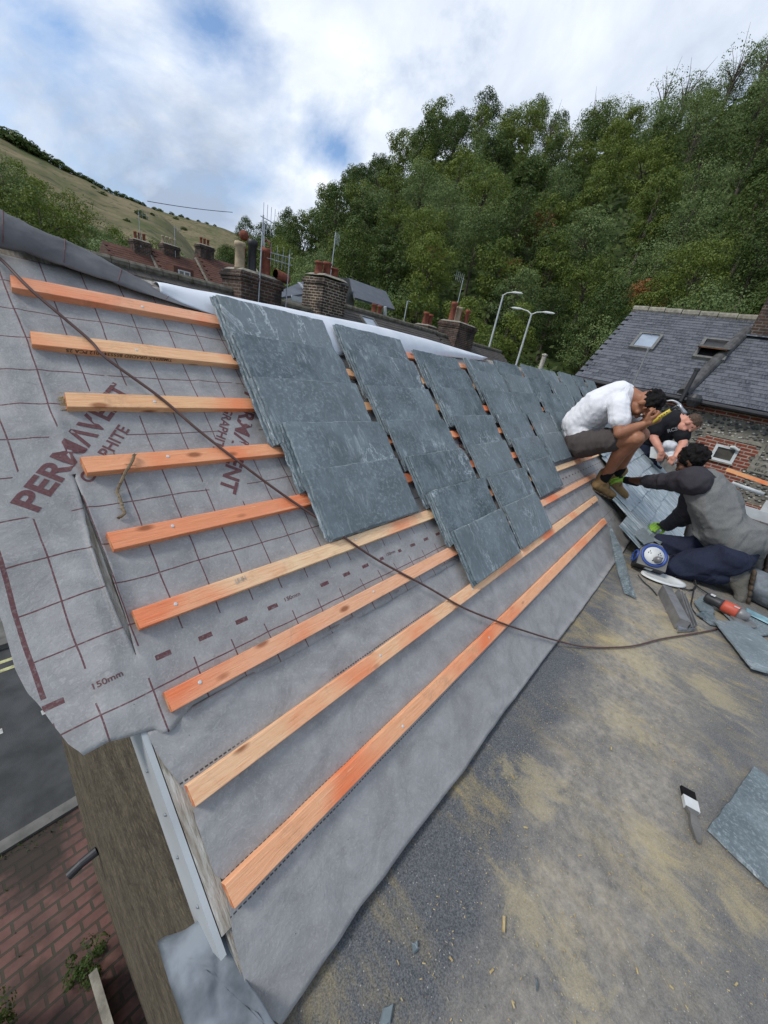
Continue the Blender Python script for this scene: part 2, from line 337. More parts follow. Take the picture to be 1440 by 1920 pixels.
MT['stack_brick'] = mat_brick('sooty_stack_brick', (.115, .058, .040), (.06, .040, .032), (.17, .155, .13), soot=(.022, .02, .019))
MT['pale_joint_brick'] = mat_brick('pale_joint_brick', (.055, .040, .036), (.10, .058, .042), (.42, .37, .28), soot=(.020, .018, .018))
MT['street_brick'] = mat_brick('street_brick', (.12, .05, .035), (.08, .04, .03), (.16, .14, .12))
MT['paving'] = mat_brick('brick_paving', (.18, .092, .078), (.125, .075, .064), (.065, .06, .045), bw=.215, bh=.105, axes='xy', soot=(.035, .032, .026))
MT['flint'] = mat_flint()
MT['hill_soil'] = simple('undergrowth', (.022, .034, .012), (.045, .062, .020), .8, .95, .1)
MT['bark'] = simple('bark', (.11, .095, .075), (.055, .045, .035), 6, .9, .2)
MT['leaf_a'] = mat_leaf('leaf_mid', (.068, .108, .018), (.130, .176, .030), (.185, .210, .038))
MT['leaf_b'] = mat_leaf('leaf_dark', (.036, .066, .016), (.070, .110, .024), (.100, .125, .026))
MT['leaf_c'] = mat_leaf('leaf_light', (.105, .158, .058), (.145, .205, .070), (.185, .22, .068))
MT['leaf_d'] = mat_leaf('leaf_rust', (.23, .085, .03), (.29, .12, .04), (.19, .13, .04))
MT['skin_a'] = simple('skin_warm', (.34, .155, .085), (.27, .115, .062), 14, .5, .35)
MT['skin_b'] = simple('skin_deep', (.115, .052, .030), (.085, .04, .024), 14, .5, .35)
MT['skin_c'] = simple('skin_fair', (.56, .27, .19), (.48, .21, .145), 14, .5, .35)
MT['hair'] = simple('black_hair', (.006, .006, .006), (.012, .010, .010), 60, .8, .15, bump=.006, bscale=90)
MT['brown_hair'] = simple('brown_hair', (.085, .05, .03), (.045, .027, .017), 60, .6, .3, bump=.005, bscale=90)
MT['tee'] = cloth('white_cotton', (.74, .74, .76), (.68, .68, .70), 9, .02)
MT['shorts'] = cloth('grey_brown_twill', (.060, .050, .048), (.085, .072, .068), 10, .015)
MT['heather'] = cloth('heather_grey', (.105, .108, .106), (.205, .208, .202), 8, .025)
MT['sleeve'] = cloth('charcoal_sleeve', (.030, .028, .033), (.050, .046, .054), 10, .02)
MT['navy'] = cloth('navy_twill', (.012, .016, .032), (.028, .033, .058), 9, .03)
MT['black_tee'] = cloth('black_cotton', (.009, .009, .011), (.018, .018, .021), 10, .02)
MT['boot_tan'] = cloth('tan_suede', (.30, .19, .085), (.22, .14, .065), 20, .006)
MT['boot_dirty'] = cloth('worn_leather', (.10, .095, .08), (.17, .16, .14), 14, .01)
MT['sole'] = simple('rubber_sole', (.09, .06, .035), (.05, .04, .03), 30, .8)
MT['lime'] = simple('lime_glove', (.34, .62, .06), (.28, .50, .06), 20, .6)
MT['yellow'] = simple('yellow_grip', (.62, .46, .06), (.50, .38, .05), 20, .5)
MT['blue'] = simple('blue_plastic', (.02, .05, .22), (.03, .08, .30), 6, .4, .5)
MT['offwhite'] = simple('dusty_white', (.62, .64, .64), (.48, .49, .47), 10, .6)
MT['red_plastic'] = simple('orange_red_plastic', (.50, .085, .045), (.40, .07, .04), 12, .5)
MT['grey_metal'] = simple('dull_grey_metal', (.27, .27, .27), (.18, .18, .18), 14, .45, .5, metal=.4)
MT['teal'] = simple('dusty_teal', (.25, .42, .46), (.12, .22, .26), 16, .5)
MT['twine'] = simple('dry_twine', (.24, .18, .11), (.12, .09, .055), 40, .9)
MT['chips'] = simple('wood_chips', (.50, .40, .20), (.30, .22, .10), 60, .9)
MT['grass'] = simple('grass_blades', (.05, .085, .02), (.10, .12, .03), 5, .8)
MT['render'] = None
# ------------------------------------------------------------------ mesh helpers
def tag(o, label=None, cat=None, group=None, kind=None):
    if label: o['label'] = label
    if cat: o['category'] = cat
    if group: o['group'] = group
    if kind: o['kind'] = kind
    return o
def empty(name, loc=(0, 0, 0), label=None, cat=None, group=None, parent=None):
    o = bpy.data.objects.new(name, None); COL.objects.link(o); o.location = loc; o.empty_display_size = .1
    if parent: o.parent = parent; o.matrix_parent_inverse = Matrix.Translation(-Vector(parent.location))
    return tag(o, label, cat, group)
class MB:
    def __init__(s): s.v = []; s.f = []; s.uv = []; s.mi = []
    def add(s, vs, fs, uvs=None, mi=0):
        b = len(s.v); s.v += [tuple(v) for v in vs]; s.f += [tuple(b + i for i in f) for f in fs]
        s.uv += list(uvs) if uvs is not None else [(v[0], v[1]) for v in vs]; s.mi += [mi] * len(fs); return s
    def quad8(s, p, mi=0, uvs=None):
        return s.add(p, [(3, 2, 1, 0), (4, 5, 6, 7), (0, 1, 5, 4), (1, 2, 6, 5), (2, 3, 7, 6), (3, 0, 4, 7)], uvs, mi)
    def box(s, c, d, rot=None, mi=0):
        c = Vector(c); h = [x / 2 for x in d]; m = rot if rot is not None else Matrix.Identity(3)
        return s.quad8([c + m @ Vector((sx * h[0], sy * h[1], sz * h[2])) for sz in (-1, 1) for sx, sy in ((-1, -1), (1, -1), (1, 1), (-1, 1))], mi)
    def bx(s, a, b, mi=0):
        return s.box([(a[i] + b[i]) / 2 for i in range(3)], [abs(a[i] - b[i]) for i in range(3)], None, mi)
    def beam(s, a, b, w, h, up=(0, 0, 1), mi=0):
        a = Vector(a); b = Vector(b); d = (b - a).normalized(); u = Vector(up); r = d.cross(u).normalized(); u = r.cross(d)
        p = []
        for e in (a, b):
            p.append([e + r * (sx * w / 2) + u * (sy * h / 2) for sx, sy in ((-1, -1), (1, -1), (1, 1), (-1, 1))])
        return s.quad8(p[0] + p[1], mi)
    def tube(s, pts, r, n=10, cap=True, mi=0):
        pts = [Vector(p) for p in pts]; rr = r if isinstance(r, (list, tuple)) else [r] * len(pts)
        rings = []; d0 = (pts[1] - pts[0]).normalized(); u = d0.orthogonal().normalized()
        for i, p in enumerate(pts):
            d = (pts[min(i + 1, len(pts) - 1)] - pts[max(i - 1, 0)])
            d = d.normalized() if d.length > 1e-9 else d0
            u = (u - d * u.dot(d)); u = u.normalized() if u.length > 1e-6 else d.orthogonal().normalized()
            v = d.cross(u)
            rings.append([p + (u * math.cos(2 * math.pi * k / n) + v * math.sin(2 * math.pi * k / n)) * rr[i] for k in range(n)])
        vs = [x for rg in rings for x in rg]; fs = []
        for i in range(len(pts) - 1):
            for k in range(n): fs.append((i * n + k, i * n + (k + 1) % n, (i + 1) * n + (k + 1) % n, (i + 1) * n + k))
        if cap: fs.append(tuple(range(n - 1, -1, -1))); fs.append(tuple((len(pts) - 1) * n + k for k in range(n)))
        return s.add(vs, fs, None, mi)
    def lathe(s, prof, c=(0, 0, 0), n=20, ax=None, mi=0):
        m = ax if ax is not None else Matrix.Identity(3); c = Vector(c); vs = []; fs = []
        for r, z in prof: vs += [c + m @ Vector((r * math.cos(2 * math.pi * k / n), r * math.sin(2 * math.pi * k / n), z)) for k in range(n)]
        for i in range(len(prof) - 1):
            for k in range(n): fs.append((i * n + k, i * n + (k + 1) % n, (i + 1) * n + (k + 1) % n, (i + 1) * n + k))
        if prof[0][0] > 1e-5: fs.append(tuple(range(n - 1, -1, -1)))
        if prof[-1][0] > 1e-5: fs.append(tuple((len(prof) - 1) * n + k for k in range(n)))
        return s.add(vs, fs, None, mi)
    def prism(s, poly, lo, hi, to=None, mi=0):
        """poly of (a,b); to(a,b,h)->Vector"""
        to = to or (lambda a, b, h: Vector((a, b, h))); n = len(poly)
        vs = [to(a, b, lo) for a, b in poly] + [to(a, b, hi) for a, b in poly]
        fs = [tuple(range(n - 1, -1, -1)), tuple(range(n, 2 * n))] + [(i, (i + 1) % n, n + (i + 1) % n, n + i) for i in range(n)]
        return s.add(vs, fs, [(a, b) for a, b in poly] * 2, mi)
    def build(s, name, mats, parent=None, smooth=False, loc=None):
        me = bpy.data.meshes.new(name); off = Vector(loc) if loc is not None else Vector((0, 0, 0))
        me.from_pydata([tuple(Vector(v) - off) for v in s.v], [], s.f); me.update()
        mats = mats if isinstance(mats, (list, tuple)) else [mats]
        for m in mats: me.materials.append(m)
        ul = me.uv_layers.new(name='UVMap'); li = np.zeros(len(me.loops), dtype=np.int32); me.loops.foreach_get('vertex_index', li)
        ul.data.foreach_set('uv', np.array(s.uv, dtype=np.float32)[li].ravel())
        me.polygons.foreach_set('material_index', s.mi)
        if smooth: me.polygons.foreach_set('use_smooth', [True] * len(me.polygons))
        o = bpy.data.objects.new(name, me); COL.objects.link(o); o.location = off
        if parent:
            o.parent = parent
            o.matrix_parent_inverse = Matrix.Translation(-Vector(parent.location))
        return o
def solid_build(mb, name, mat, parent=None, thick=.001, smooth=True):
    o = mb.build(name, mat, parent, smooth); md = o.modifiers.new('thickness', 'SOLIDIFY'); md.thickness = thick; md.offset = -1
    return o
def grid_sheet(us, vs_, fn, uvfn=None):
    mb = MB(); P = []; UV = []
    for v in vs_:
        for u in us: P.append(fn(u, v)); UV.append(uvfn(u, v) if uvfn else (u, v))
    nu = len(us); F = [(j * nu + i, j * nu + i + 1, (j + 1) * nu + i + 1, (j + 1) * nu + i) for j in range(len(vs_) - 1) for i in range(nu - 1)]
    mb.add(P, F, UV); return mb
def lin(a, b, n): return [a + (b - a) * i / (n - 1) for i in range(n)]
def interp(x, xs, ys): return float(np.interp(x, xs, ys))
def fn3(x, y, z=0.0): return mnoise.noise(Vector((x, y, z)))
def text_mesh(txt, size, bold=.0, shear=0.0, spacing=1.0):
    cu = bpy.data.curves.new('lettering', 'FONT'); cu.body = txt; cu.size = size; cu.offset = bold; cu.space_character = spacing; cu.shear = shear
    o = bpy.data.objects.new('lettering', cu); COL.objects.link(o)
    dg = bpy.context.evaluated_depsgraph_get(); me = bpy.data.meshes.new_from_object(o.evaluated_get(dg))
    vs = [tuple(v.co) for v in me.vertices]; fs = [tuple(p.vertices) for p in me.polygons]
    bpy.data.objects.remove(o); bpy.data.curves.remove(cu); bpy.data.meshes.remove(me)
    return vs, fs
def text_w(vs): return max(v[0] for v in vs), max(v[1] for v in vs)
def slate_field(mb, O, U, V, nu, nv, w, g, L, th=.006, rnd=None, half=True, jit=.004, clip=None, tilt=.016, uv0=(0, 0), missing=0):
    """courses of overlapping slates; O corner, U across, V up the slope"""
    rnd = rnd or R(1); U = Vector(U).normalized(); V = Vector(V).normalized(); Nn = U.cross(V)
    O = Vector(O)
    for j in range(nv):
        for i in range(-1, nu + 1):
            a0 = i * w + (w / 2 if (j % 2 and half) else 0); b0 = j * g
            if a0 < -w * .49 or a0 + w > nu * w + w * .51: continue
            a0 += rnd.uniform(-jit, jit) * .4; b0 += rnd.uniform(-jit, jit); gap = .002 + rnd.random() * jit * .5
            if clip and not clip(a0 + w / 2, b0 + g / 2): continue
            if rnd.random() < missing: continue
            a1 = a0 + w - gap; h0 = tilt + rnd.uniform(-.001, .002); ps = []
            for hh in (0, th):
                for a, b in ((a0, b0), (a1, b0 + rnd.uniform(-.002, .002)), (a1, b0 + L), (a0, b0 + L)):
                    hz = h0 * (1 - (b - b0) / L) + hh + (j % 2) * .0004
                    ps.append(O + U * a + V * b + Nn * hz)
            uvs = [(a0, b0), (a1, b0), (a1, b0 + L), (a0, b0 + L)] * 2
            mb.quad8(ps, 0, uvs)
# ================================================================== THE HOUSE UNDER REPAIR
XL, XR = -0.035, 7.15          # gable faces
RIDGE_S = 1.75; RY = RIDGE_S * RS[1]; RZ = RIDGE_S * RS[2]
house = empty('house', (0, RY, GZ), 'rendered cottage with its roof half stripped, battened and being re-slated beside a flat roof', 'house')
mr = G('brown_render', .9, .15); v = mr.coord(); vf = mr.coord(scale=(1, 1, .25))
pb = mr.vor(v, 26); c = mr.mix(mr.ramp(mr.noise(v, 5, 5, .7), [(.4, 0), (.65, 1)]), (.085, .072, .052), (.165, .14, .10))
c = mr.mix(mr.ramp(pb, [(.2, .5), (.45, 0)]), c, (.24, .19, .125))
MT['render'] = mr.done(c, mr.bump(mr.noise(v, 22, 6, .7), .03))
# walls of the main block: gable profile extruded between the two gables
def gable_wall(x0, x1):
    mb = MB(); yb = 2 * RY - 0.03; y0 = .03; zt = y0 * math.tan(PITCH) - .09; rzz = RZ - .09
    poly = [(y0, GZ), (yb, GZ), (yb, zt), (RY, rzz), (y0, zt)]
    mb.prism(poly, x0, x1, lambda a, b, h: Vector((h, a, b))); return mb
gable_wall(XL + .02, XR - .12).build('wall', MT['render'], house)
# roof boarding (both slopes)
mb = MB()
mb.prism([(XL + .012, -.12), (XR, -.12), (XR, RIDGE_S - .01), (XL + .012, RIDGE_S - .01)], -.03, -.006, lambda a, b, h: RP(a, b, h))
mb.prism([(XL + .012, -.12), (XR, -.12), (XR, RIDGE_S - .01), (XL + .012, RIDGE_S - .01)], -.03, -.006, lambda a, b, h: (lambda p: Vector((p.x, 2 * RY - p.y, p.z)))(RP(a, b, h)))
mb.build('roof_boarding', MT['old_board'], house)
mb = MB(); slate_field(mb, (XL + .02, 2 * RY + .15, RZ - (RY + .15) * math.tan(PITCH) - .01), (1, 0, 0), (0, -RS[1], RS[2]), 27, 8, .257, .205, .28)
mb.build('street_side_slates', MT['old_slate'], house)
# bargeboard on the near gable with the torn felt and old timber edge
mb = MB(); mb.prism([(-.045, -.06), (-.034, -.06), (-.034, RIDGE_S - .02), (-.045, RIDGE_S - .02)], -.135, -.002, lambda a, b, h: RP(a, b, h))
bb = mb.build('bargeboard', MT['white_paint'], house)
mb = MB(); mb.prism([(-.032, -.03), (-.0025, -.03), (-.0025, 1.2), (-.032, 1.2)], -.05, -.001, lambda a, b, h: RP(a, b, h))
mb.build('old_timber_edge', MT['old_board'], house)
for k in range(5):
    mb = MB(); p = RP(-.0462, .03 + k * .09, -.035 - .03 * (k % 2)); mb.lathe([(0, -.001), (.004, -.0005), (.003, .002), (0, .003)], p, 8, Matrix(((0, 0, -1), (0, 1, 0), (1, 0, 0))))
    mb.build('nail', MT['steel'], bb)
# --- flat roof of the rear extension
ext = MB()
FX0, FX1, FY1 = -.03, 4.25, -3.2
ext.bx((FX0 + .004, -.1, GZ), (FX1 - .03, FY1 + .03, ZF - .062))
ext.build('extension_wall', MT['render'], house)
us = lin(FX0, FX1, 60); vs_ = lin(.11, FY1, 60)
def flat_z(x, y):
    return ZF - .004 + .004 * fn3(x * 1.3, y * 1.3, 2) - (.018 * math.exp(-((x - .165 - .06 * (y + .2)) / .012) ** 2) if y > -.42 else 0)
fo = grid_sheet(us, vs_, lambda u, v: Vector((u, v, flat_z(u, v)))).build('flat_roof', MT['flat'], house, True)
MB().bx((FX0, .11, ZF - .06), (FX1, FY1, ZF - .03)).build('flat_roof_deck', MT['old_board'], house)
# --- battens
BS = [1.555, 1.367, 1.175, .983, .776, .580, .387, .1985, -.0004]
ARR = [((23, 541), 7.0), ((61, 647), 7.0), ((127, 764), 7.0), ((163, 883), 7.0), ((215, 1032), 6.6), ((264, 1182), 4.6), ((324, 1335), 4.0), ((367, 1512), None), ((440, 1703), None)]
XE = [7.0, 7.0, 7.0, 7.0, 6.6, 4.6, 4.0, 3.60, 3.46]
battens = []
for i, s0 in enumerate(BS):
    x0 = rf(*ARR[i][0], .025)[0]; rr = R(30 + i); n = 40; x1 = XE[i]
    mb = MB(); xs = [x0 + (x1 - x0) * (k / n) ** 1.5 for k in range(n + 1)]; vs2 = []; uv2 = []
    wd = .045 if i < 8 else .047
    bow = 0 if i in (1, 5) else rr.uniform(-.003, .003)
    for k, x in enumerate(xs):
        t = (x - x0) / (x1 - x0); b = bow * math.sin(math.pi * min(1, t * 3)); e = .0012
        tl = fn3(x * 3, i * 7.7) * .0008
        xo = x - x0
        sk = (.006 if i in (0, 1, 2) else -.002) if k == 0 else 0
        for (a, h) in ((0, .001), (0, .0235 - e), (e, .0235), (wd - e, .0235), (wd, .0235 - e), (wd, .001)):
            vs2.append(RP(x + sk * (a / wd), s0 + a + b, h + tl)); uv2.append((x, a))
    fs2 = []
    for k in range(n):
        for q in range(5): fs2.append((k * 6 + q, (k + 1) * 6 + q, (k + 1) * 6 + q + 1, k * 6 + q + 1))
    mb.add(vs2, fs2, uv2)
    base = RP(x0, s0, 0)
    # ends as separate island with end grain
    mb.add([vs2[q] for q in range(6)], [(0, 1, 2, 3, 4, 5)], uv2[:6], 1); mb.add([vs2[-6 + q] for q in range(6)], [(5, 4, 3, 2, 1, 0)], uv2[-6:], 1)
    o = mb.build('roof_batten', [MT['wood'], MT['end']], house)
    # object coordinates must run along the timber: rotate the mesh into the object frame
    rot = Matrix(((1, 0, 0), (0, RS[1], RN[1]), (0, RS[2], RN[2]))).to_4x4()
    Tm = Matrix.Translation(base) @ rot
    o.data.transform(Tm.inverted()); o.matrix_basis = Tm
    battens.append(o); o.color = [(.80, .40, .24), (.82, .50, .28), (.80, .47, .25), (.83, .37, .19), (.81, .30, .15), (.85, .60, .36), (.82, .44, .26), (.84, .52, .30), (.83, .42, .23)][i] + (1,)
    # nail heads with white paint round them
    for q in range(5):
        xn = x0 + .33 + q * .6 + rr.uniform(-.04, .04) - .05 * i
        if xn > x1 - .05 or xn < x0 + .05: continue
        nb = MB(); p = RP(xn, s0 + .023 + rr.uniform(-.006, .006), .0236)
        m3 = Matrix(((1, 0, 0), (0, RS[1], RN[1]), (0, RS[2], RN[2])))
        nb.lathe([(0, 0), (.0045, .0001), (.0035, .0012), (0, .0014)], p, 8, m3)
        no = nb.build('nail', MT['offwhite'], None); no.parent = o; no.matrix_parent_inverse = Tm.inverted()
# frayed end of the third batten, stamp on the second and sixth battens
nb = MB(); rr = R(5); x0 = rf(127, 764, .025)[0]
for q in range(16):
    a = rr.uniform(0, .045); h = rr.uniform(.004, .023); l = rr.uniform(.004, .014)
    p0 = RP(x0 + .002, BS[2] + a, h); nb.tube([p0, RP(x0 - l * .6, BS[2] + a + rr.uniform(-.002, .002), h), RP(x0 - l, BS[2] + a + rr.uniform(-.003, .003), h + .001)], [.0016, .001, .0002], 4)
no = nb.build('splinters', MT['chips'], None); no.parent = battens[2]; no.matrix_parent_inverse = battens[2].matrix_basis.inverted()
def stamp(bi, txt, xa, xb, hgt, face, mat):
    vs, fs = text_mesh(txt, 1.0, .012); W, H = text_w(vs); sx = (xb - xa) / W; sy = hgt / .72; out = []
    for a, b, _ in vs:
        x = xb - a * sx
        if face == 'side': out.append(RP(x, BS[bi] - .0008, .0205 - b * sy))
        else: out.append(RP(x, BS[bi] + .036 - b * sy, .0244 + .0006))
    m = MB().add(out, fs); o = m.build('ink_stamp', mat, None); o.parent = battens[bi]; o.matrix_parent_inverse = battens[bi].matrix_basis.inverted()
stamp(1, 'TIMBEREX GRADED BS5534 2012 PCA 25', .075, .345, .0125, 'side', MT['black_ink'])
stamp(5, 'HHIT', .245, .280, .014, 'top', MT['old_board'])
# --- membranes
def drape(u, s):
    """height of the upper printed sheet above the roof plane"""
    h = .0016 * fn3(u * 6, s * 6, 1) + .001 * fn3(u * 17, s * 17, 5)
    for k in range(3):
        h += .0026 * max(0, 1 - abs(fn3(u * 2.6 + k * 3, s * 2.6 + u * 1.3, k * 9.1)) * 12)
    if u < -.052:                    # falls over the verge, billowing a little
        t = (-.052 - u); h += -.10 * t - .12 * t * max(0, 1 - abs(s - .5) * 1.5) + .012 * math.sin(s * 9 + u * 7) * min(1, t * 12)
    if u < .03: h += .004 * math.exp(-((u - .005) / .012) ** 2)
    return h + .0015
# outline of the loose left edge and the bottom edge of the upper sheet
EDGE = [(-.197, 2.2), (-.197, 1.0), (-.191, .94), (-.192, .80), (-.186, .70), (-.188, .60), (-.182, .55), (-.172, .52), (-.162, .472), (-.150, .425), (-.136, .398)]
def edge_u(s): 
    ys = [e[1] for e in EDGE][::-1]; xs = [e[0] for e in EDGE][::-1]; return interp(s, ys, xs)
def low_s(u): return interp(u, [-.14, -.1, -.03, -.01, .012, .06, .3, 1.24, 7.0], [.395, .385, .372, .352, .356, .378, .361, .353, .353])
NU, NV = 260, 120
mb = MB(); P = []; UV = []
tt = [(k / NU) for k in range(NU + 1)]
for j in range(NV + 1):
    q = j / NV
    for k in range(NU + 1):
        t = tt[k]; x = -.2 + 7.3 * t ** 2.2
        s_lo = low_s(x); s = s_lo + (1.70 - s_lo) * q
        u = x
        if x < -.0: 
            eu = edge_u(s); u = eu + (x + .2) / .2 * (0 - eu)
        # slit torn over the verge
        P.append(RP(u, s, drape(u, s))); UV.append((u, s))
w_ = NU + 1
slit = [(.985, -.002, .0), (.93, -.003, .002), (.898, -.004, .004), (.81, -.008, .010), (.74, -.008, .012), (.70, -.010, .010), (.62, -.009, .008), (.546, -.008, .001)]
def slit_half(s): 
    if s > .985 or s < .53: return 0
    ys = [a[0] for a in slit][::-1]; return .8 * interp(s, ys, [a[2] for a in slit][::-1])
def slit_c(s): return interp(s, [a[0] for a in slit][::-1], [a[1] for a in slit][::-1])
F = []
for j in range(NV):
    for k in range(NU): F.append((j * w_ + k, j * w_ + k + 1, (j + 1) * w_ + k + 1, (j + 1) * w_ + k))
# push vertices either side of the slit apart and delete the faces inside
kc = min(range(NU + 1), key=lambda k: abs((-.2 + 7.3 * tt[k] ** 2.2) - (-.008)))
drop = set()
for j in range(NV + 1):
    s = UV[j * w_ + kc][1]; hw = slit_half(s)
    if hw > 0:
        c0 = slit_c(s)
        for kk, sg in ((kc, -1), (kc + 1, 1)):
            u = c0 + sg * hw + .0012 * fn3(s * 40, sg); i = j * w_ + kk
            P[i] = RP(u, s, drape(-.005, s) + (.008 if sg > 0 else .003) * min(1, hw / .006)); UV[i] = (u, s)
        for kk, sg in ((kc - 1, -1), (kc + 2, 1)):
            u = c0 + sg * (hw + .006); i = j * w_ + kk; P[i] = RP(u, s, drape(u, s) + .0025 * min(1, hw / .006)); UV[i] = (u, s)
        if j < NV: drop.add(j * NU + kc)
F = [f for i, f in enumerate(F) if i not in drop]
mb.add(P, F, UV)
sheet = solid_build(mb, 'printed_membrane', MT['grid'], house, .0006)
tag(sheet, 'grey roofing membrane printed with a maroon grid and logos')
# lettering on the membrane, riding 0.6 mm above its surface
ink = MB()
def put_text(txt, org, ang, cap, length=None, bold=.03, spacing=1.0):
    vs, fs = text_mesh(txt, 1.0, bold, 0, spacing); W, H = text_w(vs); sy = cap / .73; sx = (length / W) if length else sy
    ca, sa = math.cos(ang), math.sin(ang); out = []
    for a, b, _ in vs:
        x = a * sx; y = b * sy; u = org[0] + x * ca - y * sa; s = org[1] + x * sa + y * ca
        out.append(RP(u, s, drape(u, s) + .0007))
    ink.add(out, fs)
def logo(cx, cy, ang, flip=False):
    global ink
    ink = MB()
    a = ang + (math.pi if flip else 0); ca, sa = math.cos(a), math.sin(a)
    def off(p, q): return (cx + p * ca - q * sa, cy + p * sa + q * ca)
    put_text('PERM', off(-.222, -.012), a, .050, .205); put_text('\u039bV', off(-.012, -.012), a, .050, .095, .03); put_text('ENT', off(.085, -.012), a, .050, .137)
    put_text('GRAPHITE', off(-.105, -.062), a, .029, .20, .02)
    ink.build('printed_logo', MT['maroon'], sheet)
for k, (cx, cy, an) in enumerate(LOGOS): logo(cx, cy, an, k % 2 == 1)
for q in (((-.095, .502), math.radians(1), .0125, .055, .015), ((.367, .507), 0, .0115, .058, .01), ((.832, .509), 0, .0115, .055, .01)):
    ink = MB(); put_text('150mm', *q); ink.build('printed_measure', MT['maroon'], sheet)
# lower plain membrane reaching the flat roof
BOT = [((470, 1850), None)]
edge_px = [(528, 1922), (565, 1868), (602, 1810), (638, 1759), (674, 1701), (718, 1647), (761, 1586), (797, 1539), (866, 1449), (905, 1392), (938, 1345), (975, 1298), (1016, 1242), (1060, 1183), (1090, 1143), (1120, 1103), (1150, 1060), (1168, 1038)]
eb = []
for p in edge_px:
    u, s = rf(*p); P0 = RP(u, s)
    if P0.z < ZF + .012: q = pl(p[0], p[1], 2, ZF + .006); eb.append((q.x, q.y, q.z))
    else: eb.append((P0.x, P0.y, P0.z))
eb = [(-.02, eb[0][1] + .0, eb[0][2] + .004)] + eb[0:] if False else eb
EBX = [e[0] for e in eb]; EBY = [e[1] for e in eb]
def low_edge(x): return interp(x, EBX, EBY)
NU2, NV2 = 220, 60; P = []; UV = []
left_px = [(283, 1392), (307, 1434), (340, 1474), (361, 1503), (366, 1539), (378, 1571), (402, 1640), (423, 1652), (427, 1687), (437, 1759), (459, 1842), (500, 1905), (524, 1920)]
lu = [rf(*p) for p in left_px]; lu.sort(key=lambda q: q[1])
def left_u(s): return interp(s, [q[1] for q in lu], [q[0] for q in lu])
for j in range(NV2 + 1):
    for k in range(NU2 + 1):
        t = k / NU2; x = 4.05 * t ** 1.8
        ye = low_edge(x); s_end = ye / RS[1] if ye > -.2 else -.262 - (-.2 - ye)
        q = j / NV2; s = .375 + (s_end - .375) * q
        lx = left_u(s); u = lx + x * (4.05 - lx) / 4.05
        h = .0012 * fn3(u * 5, s * 5, 3) + .0014 * fn3(u * 14, s * 14, 8) + .005 * max(0, fn3(u * 1.6 + s * 2.0, s * 4.0, 11)) + .003 * max(0, 1 - abs(fn3(u * 3.1 + s * 4, s * 2.6, 21)) * 11) + .0025 * max(0, 1 - abs(fn3(u * 2.1 - s * 3, s * 3.6, 31)) * 12)
        h += .012 * math.exp(-((u - .04) / .05) ** 2) * math.exp(-((s - .33) / .06) ** 2) * abs(fn3((u - .03) * 20 + (s) * 30, 2.2))
        p = RP(u, s, h + .0005)
        zmin = ZF + .004
        if p.z < zmin + .02:                      # ease on to the flat roof
            p.z = zmin + .02 * math.exp((p.z - zmin - .02) / .02) + .003 * fn3(u * 4, 3.3)
        P.append(p); UV.append((u, s))
w2 = NU2 + 1; F = [(j * w2 + k, (j + 1) * w2 + k, (j + 1) * w2 + k + 1, j * w2 + k + 1) for j in range(NV2) for k in range(NU2)]
mb = MB(); mb.add(P, F, UV); s2 = solid_build(mb, 'plain_membrane', MT['plain'], house, .0006)
tag(s2, 'plain grey lower membrane with dashed black lines')
# grey flap rolled back along the ridge (left) and the white underside over the ridge
top_px = [(-60, 386), (0, 410), (60, 434), (130, 462), (200, 495), (290, 541), (350, 570), (408, 593)]
bot_px = [(-60, 468), (0, 477), (60, 487), (128, 509), (200, 532), (264, 553), (340, 575), (406, 593)]
P = []; UV = []; n1 = 44; n2 = 26
rid = [pl(px, py, 1, RY + .02) for px, py in top_px]; lo = [RP(*rf(px, py, .02), .02) for px, py in bot_px]
def seg(arr, t):
    f = t * (len(arr) - 1); i = min(int(f), len(arr) - 2); return arr[i].lerp(arr[i + 1], f - i)
for j in range(n2 + 1):
    a = j / n2
    for i in range(n1 + 1):
        t = i / n1; A = seg(rid, t); B = seg(lo, t); w0 = 1 - t
        # rolled tube from behind the ridge, over and down to a loose lip, then tucked under
        ang = math.pi * (-.25 + 1.15 * a); c0 = A.lerp(B, .5); r = (A - B) * .5
        out = Vector((0, RN[1], RN[2])) * (.05 * w0 + .005)
        p = c0 + r * math.cos(ang) + out * math.sin(ang)
        if a < .15: p.z -= (0.15 - a) * .3 * w0
        p += Vector((0, 0, (.006 * fn3(t * 4, a * 3, 4) + .008 * max(0, 1 - abs(fn3(t * 6 + a * 1.5, a * 2.0, 8)) * 7)) * w0)); P.append(p); UV.append((t * .9, 2.5 + a * .28))
w3 = n1 + 1; F = [(j * w3 + k, j * w3 + k + 1, (j + 1) * w3 + k + 1, (j + 1) * w3 + k) for j in range(n2) for k in range(n1)]
mb = MB(); mb.add(P, F, UV); fl = solid_build(mb, 'membrane_flap', MT['flap'], house, .001)
tag(fl, 'grey membrane edge rolled back along the ridge')
for q, t0 in enumerate((.16, .40, .62, .80)):
    nb = MB(); pts = []
    for a in lin(.30, .93, 14):
        i = int(round(t0 * n1)); j = int(round(a * n2)); pts.append(P[j * w3 + i] + (P[j * w3 + i] - seg(rid, t0).lerp(seg(lo, t0), .5)).normalized() * .0015)
    nb.tube(pts, .0013, 5); nb.build('printed_line', MT['maroon'], fl)
wt = [(288, 536), (330, 541), (420, 558), (520, 577), (600, 592), (720, 619), (800, 641), (870, 663), (915, 678)]
wb = [(300, 548), (345, 571), (415, 600), (520, 640), (600, 668), (690, 664), (760, 664), (832, 668), (905, 676)]
T_ = [pl(px, py - 7, 1, RY - .01) for px, py in wt]; B_ = [RP(*rf(px, py, .012), .012) for px, py in wb]
P = []; UV = []; n1, n2 = 60, 12
